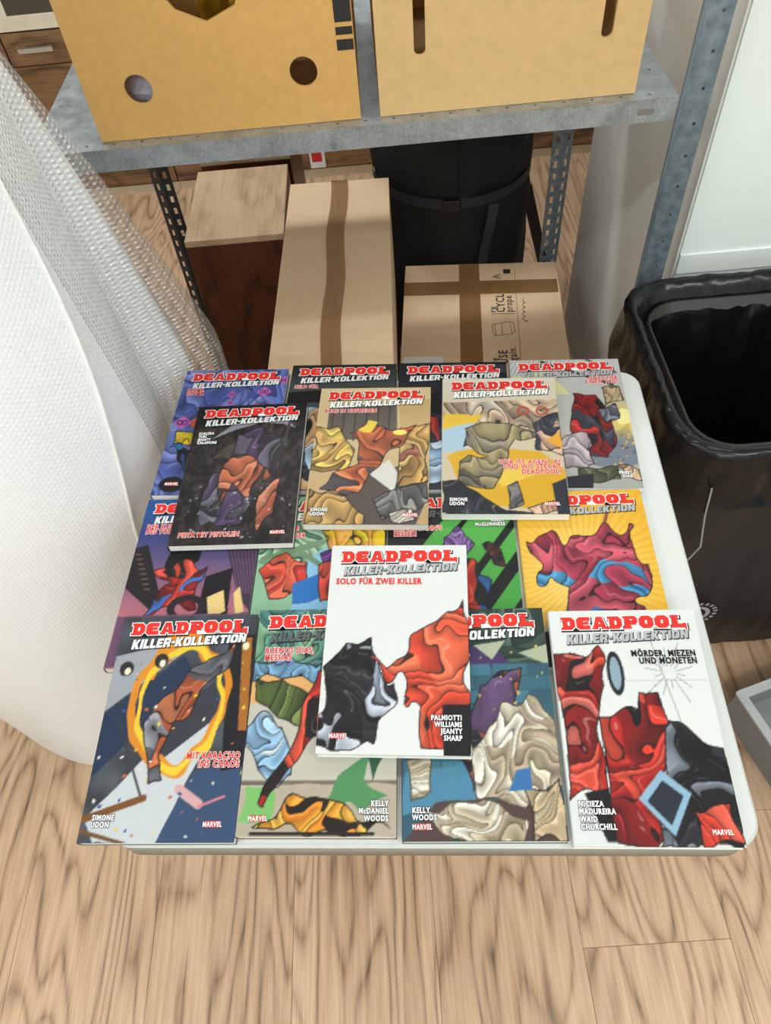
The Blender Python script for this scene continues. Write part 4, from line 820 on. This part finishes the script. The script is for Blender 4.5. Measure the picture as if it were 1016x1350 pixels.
film('core_layers', lambda a, z: (clampr(a % (2 * math.pi), rbase(a, z)), z), 0, 360, 0.003, 1.42, 180, 60, 'bubble_core', roll)
mb = MB(); mb.ngon([(0.25 * math.cos(a), 0.25 * math.sin(a), 1.419) for a in np.linspace(0, 2 * math.pi, 40, endpoint=False)]); obj('roll_end', mb.mesh('roll_end'), 'bubble_core', roll)
def seam(z): return math.radians(-16 - 26 * (1.2 - z) + 3 * math.sin(7 * z))          # free edge of the outer sheet
NA, NZ = 120, 50
vs, uv, f = [], [], []
for j in range(NZ):
    z = 0.003 + 1.40 * j / (NZ - 1)
    for i in range(NA):
        aa = math.radians(-250) + (seam(z) - math.radians(-250)) * i / (NA - 1); k = max(0, (i / (NA - 1) - 0.8) / 0.2)
        r = rbase(aa, z) + 0.006 + 0.034 * k * k * (0.75 + 0.25 * math.sin(9 * z)); vs.append((r * math.cos(aa), r * math.sin(aa), z)); uv.append((0.33 * aa, z))
for j in range(NZ - 1):
    for i in range(NA - 1): f.append((j * NA + i, j * NA + i + 1, (j + 1) * NA + i + 1, (j + 1) * NA + i))
me = bpy.data.meshes.new('outer_sheet'); me.from_pydata(vs, [], f); ul = me.uv_layers.new(name='UVMap'); li = np.zeros(len(me.loops), int); me.loops.foreach_get('vertex_index', li); ul.data.foreach_set('uv', np.array(uv)[li].ravel()); me.polygons.foreach_set('use_smooth', [True] * len(f)); obj('outer_sheet', me, 'bubble_sheet', roll)
mb = MB(); mb.tube([vs[j * NA + NA - 1] for j in range(NZ)], 0.0028, 6); obj('sheet_edge', mb.mesh('sheet_edge', True), 'film_edge', roll)
def bulge(amp):
    def fn(a, z):
        d = math.degrees(a); b_ = sstep((d - 12) / 9) * (1 - sstep((d - 26) / 46)); fz = max(0.0, min(1.0, (1.28 - z) / 0.54))
        return (clampr(a, rbase(a, z) + 0.005 + amp * b_ * fz + 0.004 * math.sin(13 * a + 9 * z) * b_), z)
    return fn
film('loose_white_layer', bulge(0.075), -50, 78, 0.003, 1.40, 90, 60, 'bubble_sheet', roll)
film('loose_clear_layer', bulge(0.135), -8, 76, 0.003, 1.40, 80, 60, 'bubble_clear', roll)

# ------------------------------------------------------------------ rubbish bin with black liner
BX0, BX1, BY0, BY1, BZ = 0.42, 0.95, 0.69, 1.115, TH - 0.035
bc = ((BX0 + BX1) / 2, (BY0 + BY1) / 2)
bn = thing('rubbish_bin', 'rubbish bin lined with a glossy black bag right of the table', 'bin', (bc[0], bc[1], 0))
hx_, hy_ = (BX1 - BX0) / 2, (BY1 - BY0) / 2
def ringp(inset, z, wob=0.0, seed=0.0, n=240, r=0.085):
    pts = []
    base = rrect(-hx_ + inset, hx_ - inset, -hy_ + inset, hy_ - inset, max(0.02, r - inset * 0.5), 8); B_ = np.array(base + [base[0]]); L_ = np.r_[0, np.cumsum(np.hypot(*np.diff(B_, axis=0).T))]
    for k in range(n):
        s_ = L_[-1] * k / n; x, y = np.interp(s_, L_, B_[:, 0]), np.interp(s_, L_, B_[:, 1]); a = math.atan2(y, x)
        q = wob * (math.sin(13 * a + seed + 9 * z) + 0.7 * math.sin(29 * a - seed * 2 + 17 * z) + 0.5 * math.sin(47 * a + 3 * seed)); ll = math.hypot(x, y)
        pts.append((x * (1 + q / ll), y * (1 + q / ll), z + q * 0.6 * (1 if wob else 0)))
    return pts
mb = MB(); rows = [ringp(0.05, 0.0), ringp(0.012, 0.05, 0.001), ringp(-0.004, 0.2, 0.003, 1), ringp(0.0, 0.4, 0.0035, 2), ringp(0.004, 0.5, 0.002, 1), ringp(0.03, 0.585, 0.0), ringp(0.035, BZ - 0.02, 0.0)]
rows += [ringp(0.04, BZ - 0.02), ringp(0.05, 0.2), ringp(0.07, 0.02)]
mb.quadgrid(rows, closed_u=True); mb.ngon(rows[0][::-1]); mb.ngon(rows[-1]); obj('body', mb.mesh('body', True), 'brown_liner', bn)
mb = MB(); rows = [ringp(-0.008, BZ - 0.125, 0.003, 1.3), ringp(-0.012, BZ - 0.09, 0.003, 1.1), ringp(-0.004, BZ - 0.05, 0.003, 0.6), ringp(-0.002, BZ - 0.02, 0.002, 0.4), ringp(-0.004, BZ - 0.004, 0.0015), ringp(0.004, BZ + 0.006, 0.001), ringp(0.014, BZ + 0.004, 0.001), ringp(0.022, BZ - 0.01, 0.0015), ringp(0.045, BZ - 0.05, 0.003, 2), ringp(0.062, BZ - 0.12, 0.006, 2.3), ringp(0.075, BZ - 0.22, 0.008, 2.6), ringp(0.085, BZ - 0.34, 0.008, 3.1), ringp(0.1, 0.2, 0.006, 3.6), ringp(0.15, 0.10, 0.006, 4.0)]
mb.quadgrid(rows, closed_u=True); mb.ngon(rows[-1]); obj('liner', mb.mesh('liner', True), 'garbage_film', bn)
mb = MB(); cz = lambda z: z + TH
mb.tube([(0.470 - bc[0], 0.676 - bc[1], cz(-0.09)), (0.478 - bc[0], 0.674 - bc[1], cz(-0.16)), (0.494 - bc[0], 0.672 - bc[1], cz(-0.245)), (0.482 - bc[0], 0.670 - bc[1], cz(-0.28)), (0.44 - bc[0], 0.685 - bc[1], cz(-0.30))], 0.0016, 6); obj('cord', mb.mesh('cord', True), 'cord_grey', bn)
mb = MB(); lx, lz_ = 0.545 - bc[0], 0.262
for k in range(40):
    a0, a1 = 2 * math.pi * k / 40, 2 * math.pi * (k + 1) / 40
    mb.ngon([(lx + r * math.cos(a), 0.667 - bc[1], lz_ + r * math.sin(a)) for a, r in ((a0, 0.02), (a1, 0.02), (a1, 0.028), (a0, 0.028))])
    if k % 2: mb.ngon([(lx + r * math.cos(a), 0.667 - bc[1], lz_ + r * math.sin(a)) for a, r in ((a0, 0.034), (a1, 0.034), (a1, 0.042), (a0, 0.042))])
obj('printed_emblem', mb.mesh('printed_emblem'), 'cord_grey', bn)
gb = thing('grey_tray', 'shallow grey tray with pale rim on the floor by the bin', 'tray', (0.84, 0.455, 0), math.radians(16))
gw, gd, gh = 0.16, 0.16, 0.10
bx('base', -gw, gw, -gd, gd, 0, 0.01, 'grey_board', gb)
for nm, a in (('wall', (-gw, gw, -gd, -gd + 0.008)), ('wall', (-gw, gw, gd - 0.008, gd)), ('wall', (-gw, -gw + 0.008, -gd + 0.008, gd - 0.008)), ('wall', (gw - 0.008, gw, -gd + 0.008, gd - 0.008))): bx(nm, *a, 0.01, gh, 'grey_board', gb)
obj('rim', plate(rrect(-gw - 0.004, gw + 0.004, -gd - 0.004, gd + 0.004, 0.006, 3), [rrect(-gw + 0.014, gw - 0.014, -gd + 0.014, gd - 0.014, 0.004, 3)], 0.006), 'grey_rim', gb, loc=(0, 0, gh + 0.003))
